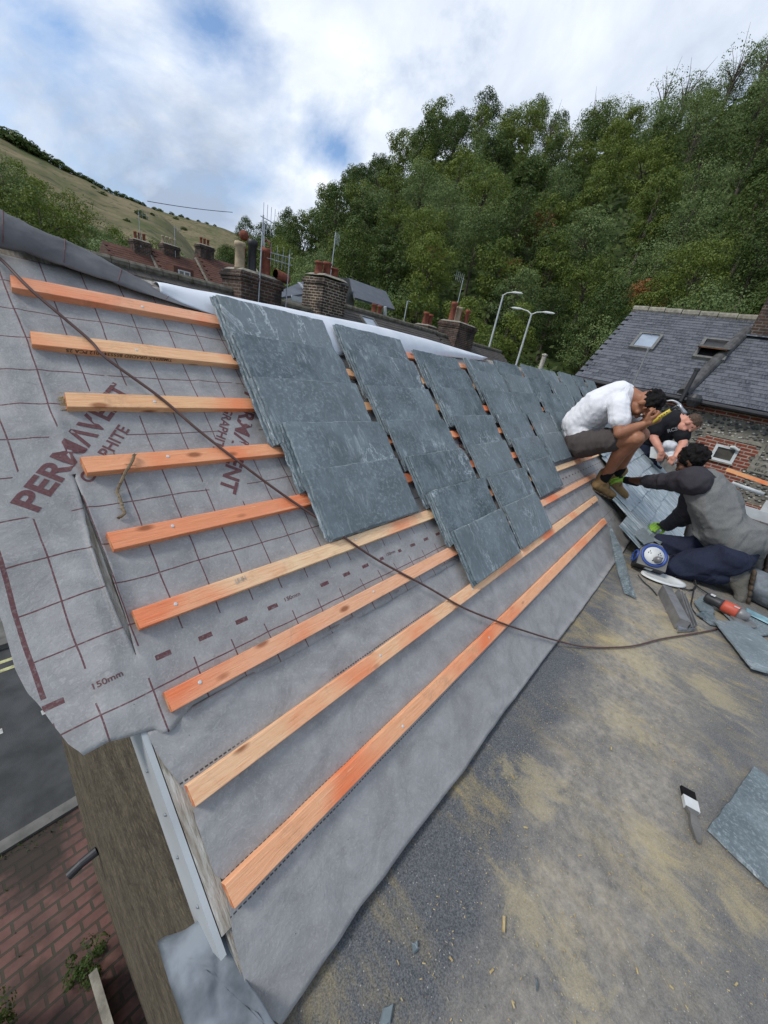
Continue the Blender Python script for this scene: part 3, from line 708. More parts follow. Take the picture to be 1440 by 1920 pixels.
for j in range(n2 + 1):
    for i in range(n1 + 1):
        t = i / n1; a = j / n2; A = seg(T_, t); B = seg(B_, t)
        p = A.lerp(B, a) + Vector((0, RN[1], RN[2])) * (.018 * math.sin(math.pi * a) + .004 * fn3(t * 9, a * 2))
        if j == 0: p += Vector((0, .10, -.06))
        P.append(p); UV.append((t * 3, a * .3))
w3 = n1 + 1; F = [(j * w3 + k, (j + 1) * w3 + k, (j + 1) * w3 + k + 1, j * w3 + k + 1) for j in range(n2) for k in range(n1)]
mb = MB(); mb.add(P, F, UV); o = solid_build(mb, 'turned_up_sheet', MT['white_sheet'], house, .001); tag(o, 'white underside of the membrane turned up along the ridge')
# lead corner flashing at the foot of the verge
pts = [(296, 1764), (350, 1742), (415, 1702), (432, 1735), (445, 1790), (462, 1835), (520, 1925), (560, 1990), (430, 2060), (352, 1935), (318, 1840)]
def leadp(px, py):
    t = (px - 300) / 140.0; z = ZF + .055 + .05 * max(0, min(1, t)) - .05 * max(0, (py - 1760) / 250); return pl(px, py, 2, z)
L3 = [leadp(*p) for p in pts]; cen = sum(L3, Vector()) / len(L3)
mb = MB(); rings = 9; vs2 = []; n = 44
per = [seg(L3 + [L3[0]], k / n) for k in range(n)]
for r_ in range(rings):
    f = 1 - r_ / rings
    for k in range(n):
        p = cen.lerp(per[k], f); p = p + Vector((0, 0, .014 * max(0, 1 - abs(fn3(p.x * 11, p.y * 9, 3)) * 5) * (1 if r_ else .4) + .01 * fn3(p.x * 7, p.y * 6, 1))); vs2.append(p)
vs2.append(cen.copy()); fs = []
for r_ in range(rings - 1):
    for k in range(n): fs.append((r_ * n + k, r_ * n + (k + 1) % n, (r_ + 1) * n + (k + 1) % n, (r_ + 1) * n + k))
for k in range(n): fs.append(((rings - 1) * n + k, (rings - 1) * n + (k + 1) % n, rings * n))
mb.add(vs2, fs); o = solid_build(mb, 'lead_flashing', MT['lead'], house, .0025); tag(o, 'dull grey lead dressed over the corner of the flat roof')
# wall pipe stub and small hook on the gable wall
mb = MB(); pp = pl(150, 1640, 0, -.05); mb.tube([Vector((-.02, 1.9, -2.9)), Vector((-.12, 1.9, -2.92)), Vector((-.2, 1.9, -2.96))], [.035, .032, .032], 12); mb.build('overflow_pipe', MT['black'], house)
# --- slates already nailed: shallower lower slope towards the far verge
Q2 = math.radians(33); S2 = Vector((0, math.cos(Q2), math.sin(Q2))); N2 = Vector((0, -math.sin(Q2), math.cos(Q2))); P2 = Vector((0, .324, .345))
def on2(x, y, h=0.0):
    d = Vector(ray(x, y)); c0 = Vector(CC); t = (h - N2.dot(c0 - P2)) / N2.dot(d); return c0 + d * t
LB = sorted(((on2(*p) - P2).dot(S2), on2(*p).x) for p in ((1172, 905), (1168, 930), (1180, 975), (1192, 1000), (1205, 1025), (1225, 1050)))
VB = sorted(((on2(*p) - P2).dot(S2), on2(*p).x) for p in ((1203, 832), (1226, 853), (1249, 876)))
mb = MB(); g2 = .2; s_lo = -1.12; rr = R(77)
def clip2(a, b):
    x = a + 3.0; return x > interp(b + s_lo, [q[0] for q in LB], [q[1] for q in LB]) and x < min(7.6, VB[1][1])
slate_field(mb, P2 + S2 * s_lo + Vector((3.0, 0, 0)) + N2 * -.012, (1, 0, 0), S2, 18, 8, .257, g2, .40, .007, rr, True, .009, clip2, .020)
fs_ = mb.build('nailed_slates', MT['new_slate'], house); tag(fs_, 'pale nailed slates laid on the lower slope by the far verge')
mb = MB(); xa_, xb_ = LB[-1][1], LB[0][1]; mb.prism([(xb_ + .15, s_lo + .04), (6.95, s_lo + .04), (6.95, .10), (xa_ + .2, .10), (xa_ + .05, LB[-1][0]), (xb_ + .1, LB[0][0])], -.12, -.014, lambda a, b, h: P2 + Vector((a, 0, 0)) + S2 * b + N2 * h)
mb.build('lower_slope_deck', MT['old_board'], house)
mb = MB(); mb.bx((4.3, -.70, GZ), (6.9, .2, -.55)); mb.build('lower_wall', MT['render'], house)
mb = MB(); mb.tube([Vector((4.4, -.72, -.42)), Vector((6.95, -.72, -.42))], .05, 12); mb.build('gutter', MT['black'], house)
# ================================================================== LOOSE SLATES IN PILES
def slate_mesh(seed, W=.515, H=.257, T=.0074):
    rr = R(seed); poly = []; n = 26
    def side(a, b, k, amp, out):
        for i in range(k):
            t = i / k; p = (a[0] + (b[0] - a[0]) * t, a[1] + (b[1] - a[1]) * t)
            e = rr.uniform(-amp, amp) if i else 0; poly.append((p[0] + out[0] * e, p[1] + out[1] * e))
    c = [rr.uniform(0, .012) for _ in range(4)]
    if seed % 4 == 1: c[2] = .035
    side((c[0], 0), (W, 0), 22, .0012, (0, 1)); side((W, 0), (W, H - c[2]), 12, .0022, (1, 0)); side((W - c[2] * .7, H), (0, H), 24, .0022, (0, 1)); side((0, H), (0, 0), 14, .0028, (1, 0))
    m = len(poly); vs = []; cx, cy = W / 2, H / 2
    for h, ins in ((0, .0), (T * .45, -.0012), (T, .0035)):
        for i, (a, b) in enumerate(poly):
            j = ins * (1 + rr.uniform(-.8, 1.2)); d = Vector((cx - a, cy - b)).normalized(); vs.append((a + d.x * j, b + d.y * j, h))
    fs = [tuple(range(m - 1, -1, -1)), tuple(range(2 * m, 3 * m))]
    for r_ in (0, 1):
        for i in range(m): fs.append((r_ * m + i, r_ * m + (i + 1) % m, (r_ + 1) * m + (i + 1) % m, (r_ + 1) * m + i))
    mb = MB(); mb.add(vs, fs); return mb
SLM = []
for k in range(7):
    o = slate_mesh(100 + k).build('loose_slate', MT['slate']); SLM.append(o.data); bpy.data.objects.remove(o)
def put_slate(u, s, h, rz, tilt, k, label, roll=0.0):
    o = bpy.data.objects.new('loose_slate', SLM[k % 7]); COL.objects.link(o)
    rot = Matrix(((1, 0, 0), (0, RS[1], RN[1]), (0, RS[2], RN[2]))).to_4x4()
    o.matrix_world = Matrix.Translation(RP(u, s, h)) @ rot @ Matrix.Rotation(rz, 4, 'Z') @ Matrix.Rotation(tilt, 4, 'X') @ Matrix.Rotation(roll, 4, 'Y')
    tag(o, label, 'slate', 'loose slates piled on the battens'); return o
COLS = [(.585, [2.00, 1.77, 1.53, 1.30, 1.07], [3, 3, 4, 4, 2]), (1.17, [2.01, 1.79, 1.54, 1.31, 1.065, .83, .59], [2, 3, 3, 2, 3, 4, 3]), (1.79, [1.93, 1.79, 1.575, 1.325, 1.085, .825, .595], [2, 3, 3, 2, 2, 3, 2]),
        (2.43, [1.96, 1.80, 1.59, 1.345, 1.09, .85], [2, 3, 3, 3, 3, 2]), (3.03, [2.02, 1.84, 1.61, 1.355, 1.10], [2, 3, 2, 2, 3]), (3.62, [2.06, 1.835, 1.63, 1.36, 1.12], [2, 3, 3, 2, 2]),
        (4.24, [2.07, 1.85, 1.63, 1.38, 1.13], [2, 3, 2, 3, 2]), (4.90, [2.09, 1.85, 1.64, 1.39, 1.15], [3, 2, 2, 3, 2]), (5.55, [2.10, 1.87, 1.65, 1.4, 1.15], [2, 2, 3, 2, 2]), (6.2, [2.10, 1.87, 1.65, 1.4], [2, 3, 2, 2])]
ORD = ['first', 'second', 'third', 'fourth', 'fifth', 'sixth', 'seventh', 'eighth', 'ninth', 'tenth']
rr = R(9)
for ci, (cx, rows, cnt) in enumerate(COLS):
    for ri, top in enumerate(rows):
        s_bot = top * K - .257 - (.014 if ri == 0 else 0); n = cnt[ri]; sh = rr.uniform(-.02, .02) + (.022 if (ri + ci) % 2 and ci > 1 else 0) - (.01 if ci > 1 else 0); rz0 = rr.uniform(-.012, .012)
        xx = cx + sh + (.03 if (ci == 1 and ri > 3) else 0)
        if ci == 0: xx = [.575, .572, .563, .588, .592][ri]
        for q in range(n):
            topmost = q == n - 1
            base = .0235 + q * .0078; dx = (q - (n - 1)) * .007 + rr.uniform(-.003, .003)
            lvl = 'top' if topmost else ('bottom' if q == 0 else ('middle' if n == 3 else ('lower middle' if q == 1 else 'upper middle')))
            lb = '%s slate of the %s pile down in the %s column from the near gable' % (lvl, ORD[ri], ORD[ci])
            slope = .031 / .257
            put_slate(xx + dx, s_bot + rr.uniform(-.004, .004), base, rz0 + rr.uniform(-.006, .006), slope, ci * 5 + ri * 3 + q, lb)
# ================================================================== GROUND, ROAD, HILLS
tag(MB().add([(-900, -600, GZ - .05), (1500, -600, GZ - .05), (1500, 1500, GZ - .05), (-900, 1500, GZ - .05)], [(0, 1, 2, 3)]).build('ground', MT['hill_soil']), kind='structure')
tag(MB().add([(-60, 3.55, GZ), (80, 3.55, GZ), (80, 6.85, GZ), (-60, 6.85, GZ)], [(0, 1, 2, 3)]).build('road', MT['asphalt']), kind='structure')
tag(MB().bx((-60, 3.43, GZ - .1), (80, 3.56, GZ + .10)).build('kerb', MT['kerb']), kind='structure')
tag(MB().bx((-60, 6.84, GZ - .1), (80, 6.98, GZ + .10)).build('kerb', MT['kerb']), kind='structure')
tag(MB().add([(-60, 6.98, GZ + .09), (80, 6.98, GZ + .09), (80, 8.2, GZ + .09), (-60, 8.2, GZ + .09)], [(0, 1, 2, 3)]).build('pavement', MT['kerb']), kind='structure')
tag(MB().add([(-14, -6, GZ + .02), (XL + 2, -6, GZ + .02), (XL + 2, 3.43, GZ + .06), (-14, 3.43, GZ + .06)], [(0, 1, 2, 3)]).build('paved_yard', MT['paving']), kind='structure')
mb = MB()
for k in range(-20, 30): mb.add([(k * .9, 5.1, GZ + .004), (k * .9 + .5, 5.1, GZ + .004), (k * .9 + .5, 5.19, GZ + .004), (k * .9, 5.19, GZ + .004)], [(0, 1, 2, 3)])
tag(mb.build('road_marking', MT['road_paint']), kind='structure')
mb = MB()
for y in (6.30, 6.50): mb.add([(-60, y, GZ + .004), (80, y, GZ + .004), (80, y + .07, GZ + .004), (-60, y + .07, GZ + .004)], [(0, 1, 2, 3)])
tag(mb.build('road_marking', MT['yellow_paint']), kind='structure')
# wooded hill: height field in rings round the street
AZ = [-25, 0, 10.0, 11.9, 17.0, 21.2, 24.8, 29.8, 38.2, 45.1, 49.7, 52.4, 54.2, 57.8, 61.3, 63.5, 67]
EL = [29.5, 29.5, 28.2, 26.6, 26.2, 24.6, 23.4, 24.8, 23.2, 18.6, 15.8, 12.2, 11.0, 10.0, 8.4, 4.5, 3.2]
R0, R1 = 32.0, 112.0
def hill_z(az, r):
    e = interp(az, AZ, EL); top = math.tan(math.radians(e)) * R1 - 5.5; t = max(0, min(1, (r - R0) / (R1 - R0)))
    return -3.6 + (top + 3.6) * t ** .92 + .8 * fn3(az * .12, r * .05)
mb = MB(); nA, nR = 70, 26; P = []
for j in range(nR + 1):
    r = R0 - 4 + (R1 + 30 - R0 + 4) * j / nR
    for i in range(nA + 1):
        az = -25 + 95 * i / nA; a = math.radians(az); z = hill_z(az, min(r, R1)) - (0 if r < R1 else (r - R1) * .1)
        if r < R0: z = -4.7
        P.append((r * math.cos(a), r * math.sin(a), z))
mb.add(P, [(j * (nA + 1) + i, (j + 1) * (nA + 1) + i, (j + 1) * (nA + 1) + i + 1, j * (nA + 1) + i + 1) for j in range(nR) for i in range(nA)])
tag(mb.build('wooded_hill', MT['hill_soil'], smooth=True), kind='structure')
# grass hills on the left
g = G('dry_grassland', .95, .1); v = g.coord(scale=(.02, .02, .09)); v1 = g.coord(scale=(.05, .05, .05))
c = g.mix(g.ramp(g.noise(v, 1.0, 7, .65, .8), [(.38, 0), (.62, 1)]), (.115, .105, .052), (.205, .168, .098))
c = g.mix(g.ramp(g.noise(v1, .5, 6, .7), [(.5, 0), (.64, .9)]), c, (.075, .092, .032))
c = g.mix(g.ramp(g.noise(v1, 3.2, 4, .6), [(.56, 0), (.62, .75)]), c, (.05, .062, .030))
c = g.mix(g.ramp(g.noise(g.coord(scale=(.3, .3, .8)), 1.0, 5, .75), [(.45, 0), (.7, .5)]), c, (.075, .075, .038))
MT['down'] = g.done(c)
def downs(name, azs, els, D, base_el, r0):
    mb = MB(); P = []; nA, nR = 90, 24
    for j in range(nR + 1):
        t = j / nR
        for i in range(nA + 1):
            az = azs[0] + (azs[-1] - azs[0]) * i / nA; e = interp(az, azs, els); a = math.radians(az)
            r = r0 + (D - r0) * t; z = -5 + (math.tan(math.radians(e)) * D + 5) * t ** 1.25 + fn3(az * .5, t * 6) * 1.2 * t
            P.append((r * math.cos(a), r * math.sin(a), z))
    mb.add(P, [(j * (nA + 1) + i, (j + 1) * (nA + 1) + i, (j + 1) * (nA + 1) + i + 1, j * (nA + 1) + i + 1) for j in range(nR) for i in range(nA)])
    return tag(mb.build(name, MT['down'], smooth=True), kind='structure')
AZ1 = [61.5, 63.5, 65, 66.5, 68, 69.8, 73.5, 77.5, 80.9, 86, 100, 115]; EL1 = [1.0, 3.6, 5.6, 7.2, 8.3, 9.0, 9.3, 10.0, 10.6, 11.5, 13, 14]
downs('hill', AZ1, EL1, 330, 0, 90)
AZ2 = [45, 55, 60, 62.4, 66.2, 70, 76]; EL2 = [7.0, 8.0, 8.7, 9.0, 8.95, 8.8, 8.5]
downs('far_hill', AZ2, EL2, 800, 0, 330)
# ================================================================== TREES
def crown_mesh(seed, W, H, n_clump, per, leaf, base=.25, conic=0.0):
    rr = R(seed); vs = []; fs = []
    clumps = []
    for k in range(n_clump):
        while True:
            x, y, z = rr.uniform(-1, 1), rr.uniform(-1, 1), rr.uniform(-1, 1); d = math.sqrt(x * x + y * y + z * z)
            if .35 < d < 1: break
        f = (.72 + .28 * rr.random()) / max(d, .01) if d > .5 else 1
        q = (1 + .35 * fn3(x * 1.7 + seed, y * 1.7, z * 1.7))
        cz = z * f * q; sh = 1 - conic * (cz * .5 + .5)
        clumps.append((x * f * q * W * .42 * sh, y * f * q * W * .42 * sh, H * (base + (1 - base) * (.5 + cz * .44)), rr.uniform(.11, .22) * W, rr.random()))
    for cx, cy, cz, cr, cc in clumps:
        for q in range(per):
            th = rr.uniform(0, 2 * math.pi); ph = math.acos(rr.uniform(-.6, 1)); r = cr * (rr.uniform(.45, 1) ** .5)
            n = Vector((math.sin(ph) * math.cos(th), math.sin(ph) * math.sin(th), math.cos(ph)))
            p = Vector((cx, cy, cz)) + Vector((n.x * r, n.y * r, n.z * r * .75))
            nn = (n + Vector((rr.uniform(-.5, .5), rr.uniform(-.5, .5), rr.uniform(-.2, .7)))).normalized()
            u = nn.orthogonal().normalized(); u = (Matrix.Rotation(rr.uniform(0, 6.28), 3, nn) @ u); v = nn.cross(u); s = leaf * rr.uniform(.5, 1.25)
            b = len(vs); vs += [p - u * s - v * s * .45, p + u * s * .2 - v * s * .6, p + u * s + v * s * .1, p + v * s * .6]; fs.append((b, b + 1, b + 2, b + 3))
    return vs, fs, clumps
TREES = []
def make_tree(seed, W, H, leafmat, n_clump=70, per=42, leaf=.16, base=.22, conic=0.0, bare=False):
    vs, fs, cl = crown_mesh(seed, W, H, n_clump, per, leaf, base, conic)
    root = empty('broadleaf_tree')
    cr = MB().add(vs, fs).build('crown', MT[leafmat], root)
    rr = R(seed + 5); t = MB(); hh = H * .8
    t.tube([(0, 0, -1.5), (.05 * W * .3, 0, H * .25), (.02 * W, .03 * W, H * .5), (0, 0, hh)], [.26, .2, .14, .04], 7)
    for q in range(12):
        c = cl[rr.randrange(len(cl))]; z0 = H * rr.uniform(.2, .55)
        t.tube([(0, 0, z0), (c[0] * .5, c[1] * .5, (z0 + c[2]) * .5 + .3), (c[0], c[1], c[2])], [.10, .06, .02], 5)
    if bare:
        for q in range(7):
            a = rr.uniform(0, 6.28); l = rr.uniform(.2, .5) * W; z = H * rr.uniform(.55, 1.02)
            t.tube([(0, 0, z * .6), (l * .5 * math.cos(a), l * .5 * math.sin(a), z * .85), (l * math.cos(a), l * math.sin(a), z + .4)], [.06, .04, .012], 4)
    t.build('trunk', MT['bark'], root)
    root['H'] = H; return root
def place_copy(root, loc, rz, sc, label, group, cat='tree', first=False):
    r = root if first else root.copy()
    if not first: COL.objects.link(r)
    r.location = loc; r.rotation_euler = (0, 0, rz); r.scale = sc if isinstance(sc, tuple) else (sc, sc, sc)
    tag(r, label, cat, group)
    if not first:
        for c in KIDS[root.name]:
            d = c.copy(); COL.objects.link(d); d.parent = r
    return r
PROTO = []
for args in [(1, 8.2, 9.5, 'leaf_a'), (2, 7.0, 10.5, 'leaf_a'), (3, 9.0, 9.0, 'leaf_c'), (4, 7.6, 11.5, 'leaf_b'), (5, 6.4, 9.0, 'leaf_b'), (6, 7.2, 8.5, 'leaf_c'), (7, 6.0, 12.0, 'leaf_a')]:
    PROTO.append(make_tree(args[0], args[1], args[2], args[3], 58, 116, .120 + .015 * (args[0] % 3), .18, .25 if args[0] in (4, 7) else 0))
PROTO.append(make_tree(21, 6.5, 10, 'leaf_c', 26, 26, .14, .3, 0, True))
PROTO.append(make_tree(31, 5.0, 6.5, 'leaf_d', 40, 40, .16))
KIDS = {p.name: list(p.children) for p in PROTO}
TL = ['rounded mid green tree', 'tall mid green tree', 'broad pale green tree', 'tall dark green tree', 'small dark green tree', 'pale bushy tree', 'narrow tapering green tree', 'thin grey tree with bare twigs', 'small rust coloured tree']
used = set()
def plant(k, az, r, sc, where, group, dz=0.0, zf=None, seed=0):
    a = math.radians(az); z = (zf if zf is not None else hill_z(az, r)) + dz
    rr_ = R(int(az * 131 + r * 17 + k)); s = sc * rr_.uniform(.88, 1.14)
    f = k not in used; used.add(k)
    return place_copy(PROTO[k], (r * math.cos(a), r * math.sin(a), z), rr_.uniform(0, 6.28), (s, s, s * rr_.uniform(.9, 1.12)), '%s %s' % (TL[k], where), group, first=f)
rr = R(4)
rows = [(35, 4.6, .55), (40, 5.2, .62), (46, 5.0, .7), (53, 4.8, .74), (61, 4.5, .78), (70, 4.2, .8), (80, 3.9, .82), (91, 3.6, .85), (102, 3.3, .9), (112, 2.9, .95)]
for ri, (r, step, sc) in enumerate(rows):
    az = -8 + (ri % 2) * step * .5
    while az < 66:
        aa = az + rr.uniform(-1, 1); r_ = r + rr.uniform(-2.5, 2.5)
        if not (False):
            kk = rr.choice([0, 1, 2, 3, 5, 6, 0, 4, 1, 7 if ri > 5 else 2])
            if 36 < aa < 60 and ri > 6: kk = rr.choice([3, 4, 1, 3])
            if ri == 9 and 24 < aa < 37: kk = rr.choice([3, 4, 3, 7])
            if aa > 52: kk = rr.choice([3, 4, 1, 0])
            wh = 'on the skyline of the wooded hill' if ri >= 8 else ('low down at the foot of the wooded hill' if ri < 3 else 'midway up the wooded hill')
            plant(kk, aa, r_, sc * (1.0 if aa < 56 else .8), wh, 'trees covering the steep hillside')
        az += step
for az, r, s in ((24.5, 58, .8), (37.0, 50, .6), (10.8, 44, .6), (26.5, 49, .5), (62, 47, .4)): plant(8, az, r, s, 'among the green ones on the wooded hill', 'trees covering the steep hillside')
for az, r, s in ((24.0, 108, 1.0), (22.5, 110, 1.1), (26.5, 108, .95), (46, 75, .8), (44.5, 80, .85), (14.5, 108, 1.1), (11, 108, 1.25)): plant(7, az, r, s, 'reaching above its neighbours on the wooded hill', 'trees covering the steep hillside')
rr = R(88); vs = []; fs = []
for k in range(26000):
    az = rr.uniform(-10, 67); r = 30 + 84 * rr.random() ** 1.3; a = math.radians(az); s_ = .12 + r * .0032
    z = hill_z(az, min(r, R1)) if r >= R0 else -4.6
    p = Vector((r * math.cos(a), r * math.sin(a), z + rr.uniform(.0, 1.6) * (.4 + abs(fn3(az * .3, r * .1)) * 2)))
    n_ = Vector((rr.gauss(-.5, .5), rr.gauss(-.4, .5), rr.gauss(.7, .4))).normalized(); u = n_.orthogonal().normalized(); u = Matrix.Rotation(rr.uniform(0, 6.28), 3, n_) @ u; v_ = n_.cross(u); q = s_ * rr.uniform(.6, 1.5)
    b_ = len(vs); vs += [p - u * q, p + v_ * q * .7, p + u * q, p - v_ * q * .6]; fs.append((b_, b_ + 1, b_ + 2, b_ + 3))
tag(MB().add(vs, fs).build('hillside_undergrowth', MT['leaf_b']), kind='stuff')  # undergrowth, its dark leaf colour also painting shade into gaps between the crowns
# tree belt on the left below the grass hill, and the clump behind the tall chimney
rr = R(12)
LT = [(84, 9.2), (81.3, 8.8), (78.6, 7.4), (75.9, 6.6), (72.3, 6.4), (68.9, 5.6), (66.6, 4.6)]
for ri, (r, f) in enumerate(((44, .55), (52, .8), (62, .95), (72, 1.06))):
    az = 65.5 + rr.uniform(0, 2)
    while az < 104:
        el = interp(az, [q[0] for q in LT][::-1], [q[1] for q in LT][::-1]) * f
        ztop = CC[2] + math.tan(math.radians(el)) * r; kk = rr.choice([0, 1, 2, 6, 5, 0]); sc = rr.uniform(.62, .8); H = PROTO[kk]['H'] * sc
        plant(kk, az, r + rr.uniform(-2, 2), sc, 'in the belt below the dry grass hill', 'trees below the grass hill', zf=ztop - H * .98)
        az += 2.9 + rr.uniform(0, 1.0)
# dark thorn bushes along the grass hill
def bush_mesh(seed):
    vs, fs, cl = crown_mesh(seed, 9, 6, 22, 34, .5, .0); return MB().add(vs, fs)
bp = bush_mesh(50).build('thorn_bush', MT['leaf_b'])
bushes = [(0, 240, 1.5), (22, 238, 1.9), (45, 258, 1.5), (62, 268, 1.3), (84, 281, 1.1), (108, 294, 1.1), (122, 305, .7), (132, 309, .7), (148, 320, .7), (160, 326, .7), (172, 332, .7), (186, 338, .6), (203, 343, .55), (218, 350, .6), (232, 358, .6), (245, 364, .5), (258, 371, .5), (268, 376, .45), (192, 362, .5), (262, 400, .7), (268, 406, .5), (345, 428, .45), (238, 412, .4), (246, 372, .5), (290, 383, .5), (300, 388, .45), (322, 396, .4), (340, 402, .4), (352, 408, .3), (372, 411, .3), (388, 414, .3), (403, 418, .3), (330, 408, .4), (175, 350, .35), (285, 400, .35)]
def hill_hit(px, py, azs, els, D, r0):
    d = ray(px, py); hz = math.hypot(d[0], d[1]); az = math.degrees(math.atan2(d[1], d[0])); e = interp(az, azs, els); best = None
    for k in range(400):
        t = k / 400; r = r0 + (D - r0) * t; z = -5 + (math.tan(math.radians(e)) * D + 5) * t ** 1.25; zz = CC[2] + d[2] / hz * r
        if z >= zz: return Vector((r * d[0] / hz, r * d[1] / hz, z))
    return Vector((D * d[0] / hz, D * d[1] / hz, math.tan(math.radians(e)) * D))
for i, (px, py, s) in enumerate(bushes):
    far = px > 285
    P_ = hill_hit(px, py + 3, AZ2 if far else AZ1, EL2 if far else EL1, 800 if far else 330, 330 if far else 90)
    o = bp if i == 0 else bp.copy()
    if i: COL.objects.link(o)
    k = s * (2.0 if far else .82); o.location = P_ - Vector((0, 0, 2.4 * k)); o.scale = (k * 1.3, k * 1.3, k); o.rotation_euler = (0, 0, i * 1.3)
    tag(o, 'dark thorn bush %s of the %s grass hill' % ('on the skyline' if i < 18 or i > 23 else 'on the open slope', 'far green' if far else 'near dry'), 'bush', 'bushes dotted on the grass hills')
# ================================================================== CHIMNEYS, TERRACE, HOUSES BEYOND
def ellip_pot(kind, h, r):
    if kind == 'roll': return [(r * .98, 0), (r * .9, h * .1), (r * .85, h * .8), (r * 1.05, h * .84), (r * 1.05, h * .92), (r * .95, h), (r * .75, h), (r * .72, h * .8)]
    if kind == 'tall': return [(r, 0), (r * .92, h * .05), (r * .88, h * .86), (r * 1.12, h * .88), (r * 1.12, h * .95), (r * 1.0, h), (r * .8, h), (r * .78, h * .85)]
    return [(r * 1.1, 0), (r, h * .08), (r * .8, h * .5), (r * .85, h * .8), (r, h * .86), (r, h), (r * .8, h), (r * .78, h * .8)]
def stack(parent, c, wx, wy, z0, z1, mat, pots, cap=2, name='chimney'):
    """brick chimney as a part of its house; pots become sub-parts"""
    mb = MB(); x, y = c
    mb.bx((x - wx / 2, y - wy / 2, z0), (x + wx / 2, y + wy / 2, z1 - .22))
    for k in range(cap + 1):
        e = .03 * (k + 1) if k < cap else .02
        mb.bx((x - wx / 2 - e, y - wy / 2 - e, z1 - .22 + k * .075 + (.001 if k else -.0)), (x + wx / 2 + e, y + wy / 2 + e, z1 - .22 + (k + 1) * .075 - .001))
    o = mb.build(name, MT[mat], parent)
    m2 = MB(); n = 8
    vs = []; 
    for zz, e in ((z1 - .0, .0), (z1 + .07, -.12)):
        vs += [(x - wx / 2 - e * 0 + (-.0 - e), y - wy / 2 - e, zz), (x + wx / 2 + e, y - wy / 2 - e, zz), (x + wx / 2 + e, y + wy / 2 + e, zz), (x - wx / 2 - e, y + wy / 2 + e, zz)]
    m2.quad8(vs); m2.build('flaunching', MT['mortar'], o)
    for (dx, dy, h, r, kind, mt) in pots:
        MB().lathe(ellip_pot(kind, h, r), (x + dx, y + dy, z1 + .03), 16).build('chimney_pot', MT[mt], o, True)
    return o
def aerial(parent, p, h, arms, lean=0.0):
    mb = MB(); p = Vector(p); mb.tube([p, p + Vector((lean, 0, h))], .018, 6)
    for (zf, n, sp, ln, rz) in arms:
        c = p + Vector((lean * zf, 0, h * zf)); d = Vector((math.cos(rz), math.sin(rz), .0)); e = Vector((-d.y, d.x, 0))
        mb.tube([c - d * .1, c + d * (n * sp)], .010, 5)
        for k in range(n): q = c + d * (k * sp); mb.tube([q - Vector((0, 0, ln)), q + Vector((0, 0, ln))], .006, 4)
    return mb.build('aerial', MT['steel'], parent)
TY, TZ = 10.2, 1.64; ZT2, ZT3 = 1.98, 1.95
terr = empty('terraced_houses', (12, TY, GZ), 'row of terraced cottages with dark mossy tiled roof, tall stacks and aerials across the street', 'terrace')
tp = math.radians(37)
def terrace_section(x0, x1, ry, rz, mat='dark_slate', wmat='street_brick'):
    run = 2.5; mb = MB(); slate_field(mb, (x0, ry - run, rz - run * math.tan(tp)), (1, 0, 0), (0, math.cos(tp), math.sin(tp)), int((x1 - x0) / .27), int(run / math.cos(tp) / .13) - 1, .27, .13, .2, .012, R(int(x0 * 10) % 997), True, .006)
    mb.build('front_roof_slope', MT[mat], terr)
    mb = MB(); mb.prism([(ry - run, GZ), (ry + run, GZ), (ry + run, rz - run * math.tan(tp) - .06), (ry, rz - .06), (ry - run, rz - run * math.tan(tp) - .06)], x0 + .02, x1 - .02, lambda a, b, h: Vector((h, a, b))); mb.build('wall', MT[wmat], terr)
    mb = MB(); x = x0
    while x < x1 - .01:
        e = min(x + .33, x1); mb.tube([(x, ry, rz + .02), (e - .012, ry, rz + .02 + .006 * fn3(x, 1))], [.10, .105], 10); x += .33
    mb.build('ridge_tiles', MT['mossy'], terr)
terrace_section(2.2, 8.5, TY, TZ - .04); terrace_section(8.5, 15.2, TY, ZT2); terrace_section(15.2, 22.0, TY, ZT3)
for x in (22.0,): 
    mb = MB(); mb.beam((x, TY - 2.5, TZ - 2.5 * math.tan(tp) + .05), (x, TY, TZ + .04), .16, .08); mb.build('party_wall_capping', MT['mortar'], terr)
# end gable beyond the last stack: hipped end piece
tcx = 'terracotta'
A_ = stack(terr, (6.12, TY), 1.2, .95, .6, 2.12, 'stack_brick', [(-.44, -.1, .60, .135, 'roll', 'cream_pot'), (-.10, -.1, .74, .125, 'roll', 'black'), (.30, -.1, .66, .15, 'roll', tcx), (-.2, .25, .55, .12, 'taper', tcx)])
mb = MB(); mb.lathe([(.13, 0), (.13, .4), (.10, .44), (.10, .1), (.12, 0)], (.0, 0, 0), 14); 
for i, v_ in enumerate(mb.v): mb.v[i] = (6.55 + v_[2] * .95, TY - .38 + v_[1], 2.27 + v_[0] * .95 - v_[2] * .1)
mb.build('fallen_pot', MT[tcx], A_, True)
mb = MB(); mb.lathe([(0, .13), (.06, .11), (.115, .05), (.12, -.02), (.08, -.08), (.05, -.1)], (5.92, TY + .15, 2.95), 14); mb.build('ball_cowl', MT[tcx], A_, True)
ring = [Vector((6.42 + .15 * math.cos(a), TY - .1, 2.84 + .15 * math.sin(a))) for a in lin(0, math.pi, 12)]
mb = MB(); mb.tube(ring, .016, 6); ring2 = [Vector((6.42, TY - .1 + .15 * math.cos(a), 2.84 + .15 * math.sin(a))) for a in lin(0, math.pi, 12)]; mb.tube(ring2, .016, 6); mb.build('pot_guard', MT[tcx], A_, True)
aerial(terr, (5.98, TY - .52, .95), 2.45, [(.98, 4, .14, .30, .3), (.86, 5, .12, .26, .9)], .05)
aerial(terr, (6.84, TY - .50, .5), 2.3, [(.97, 5, .16, .20, 2.6), (.90, 6, .10, .17, 2.9)], .03)
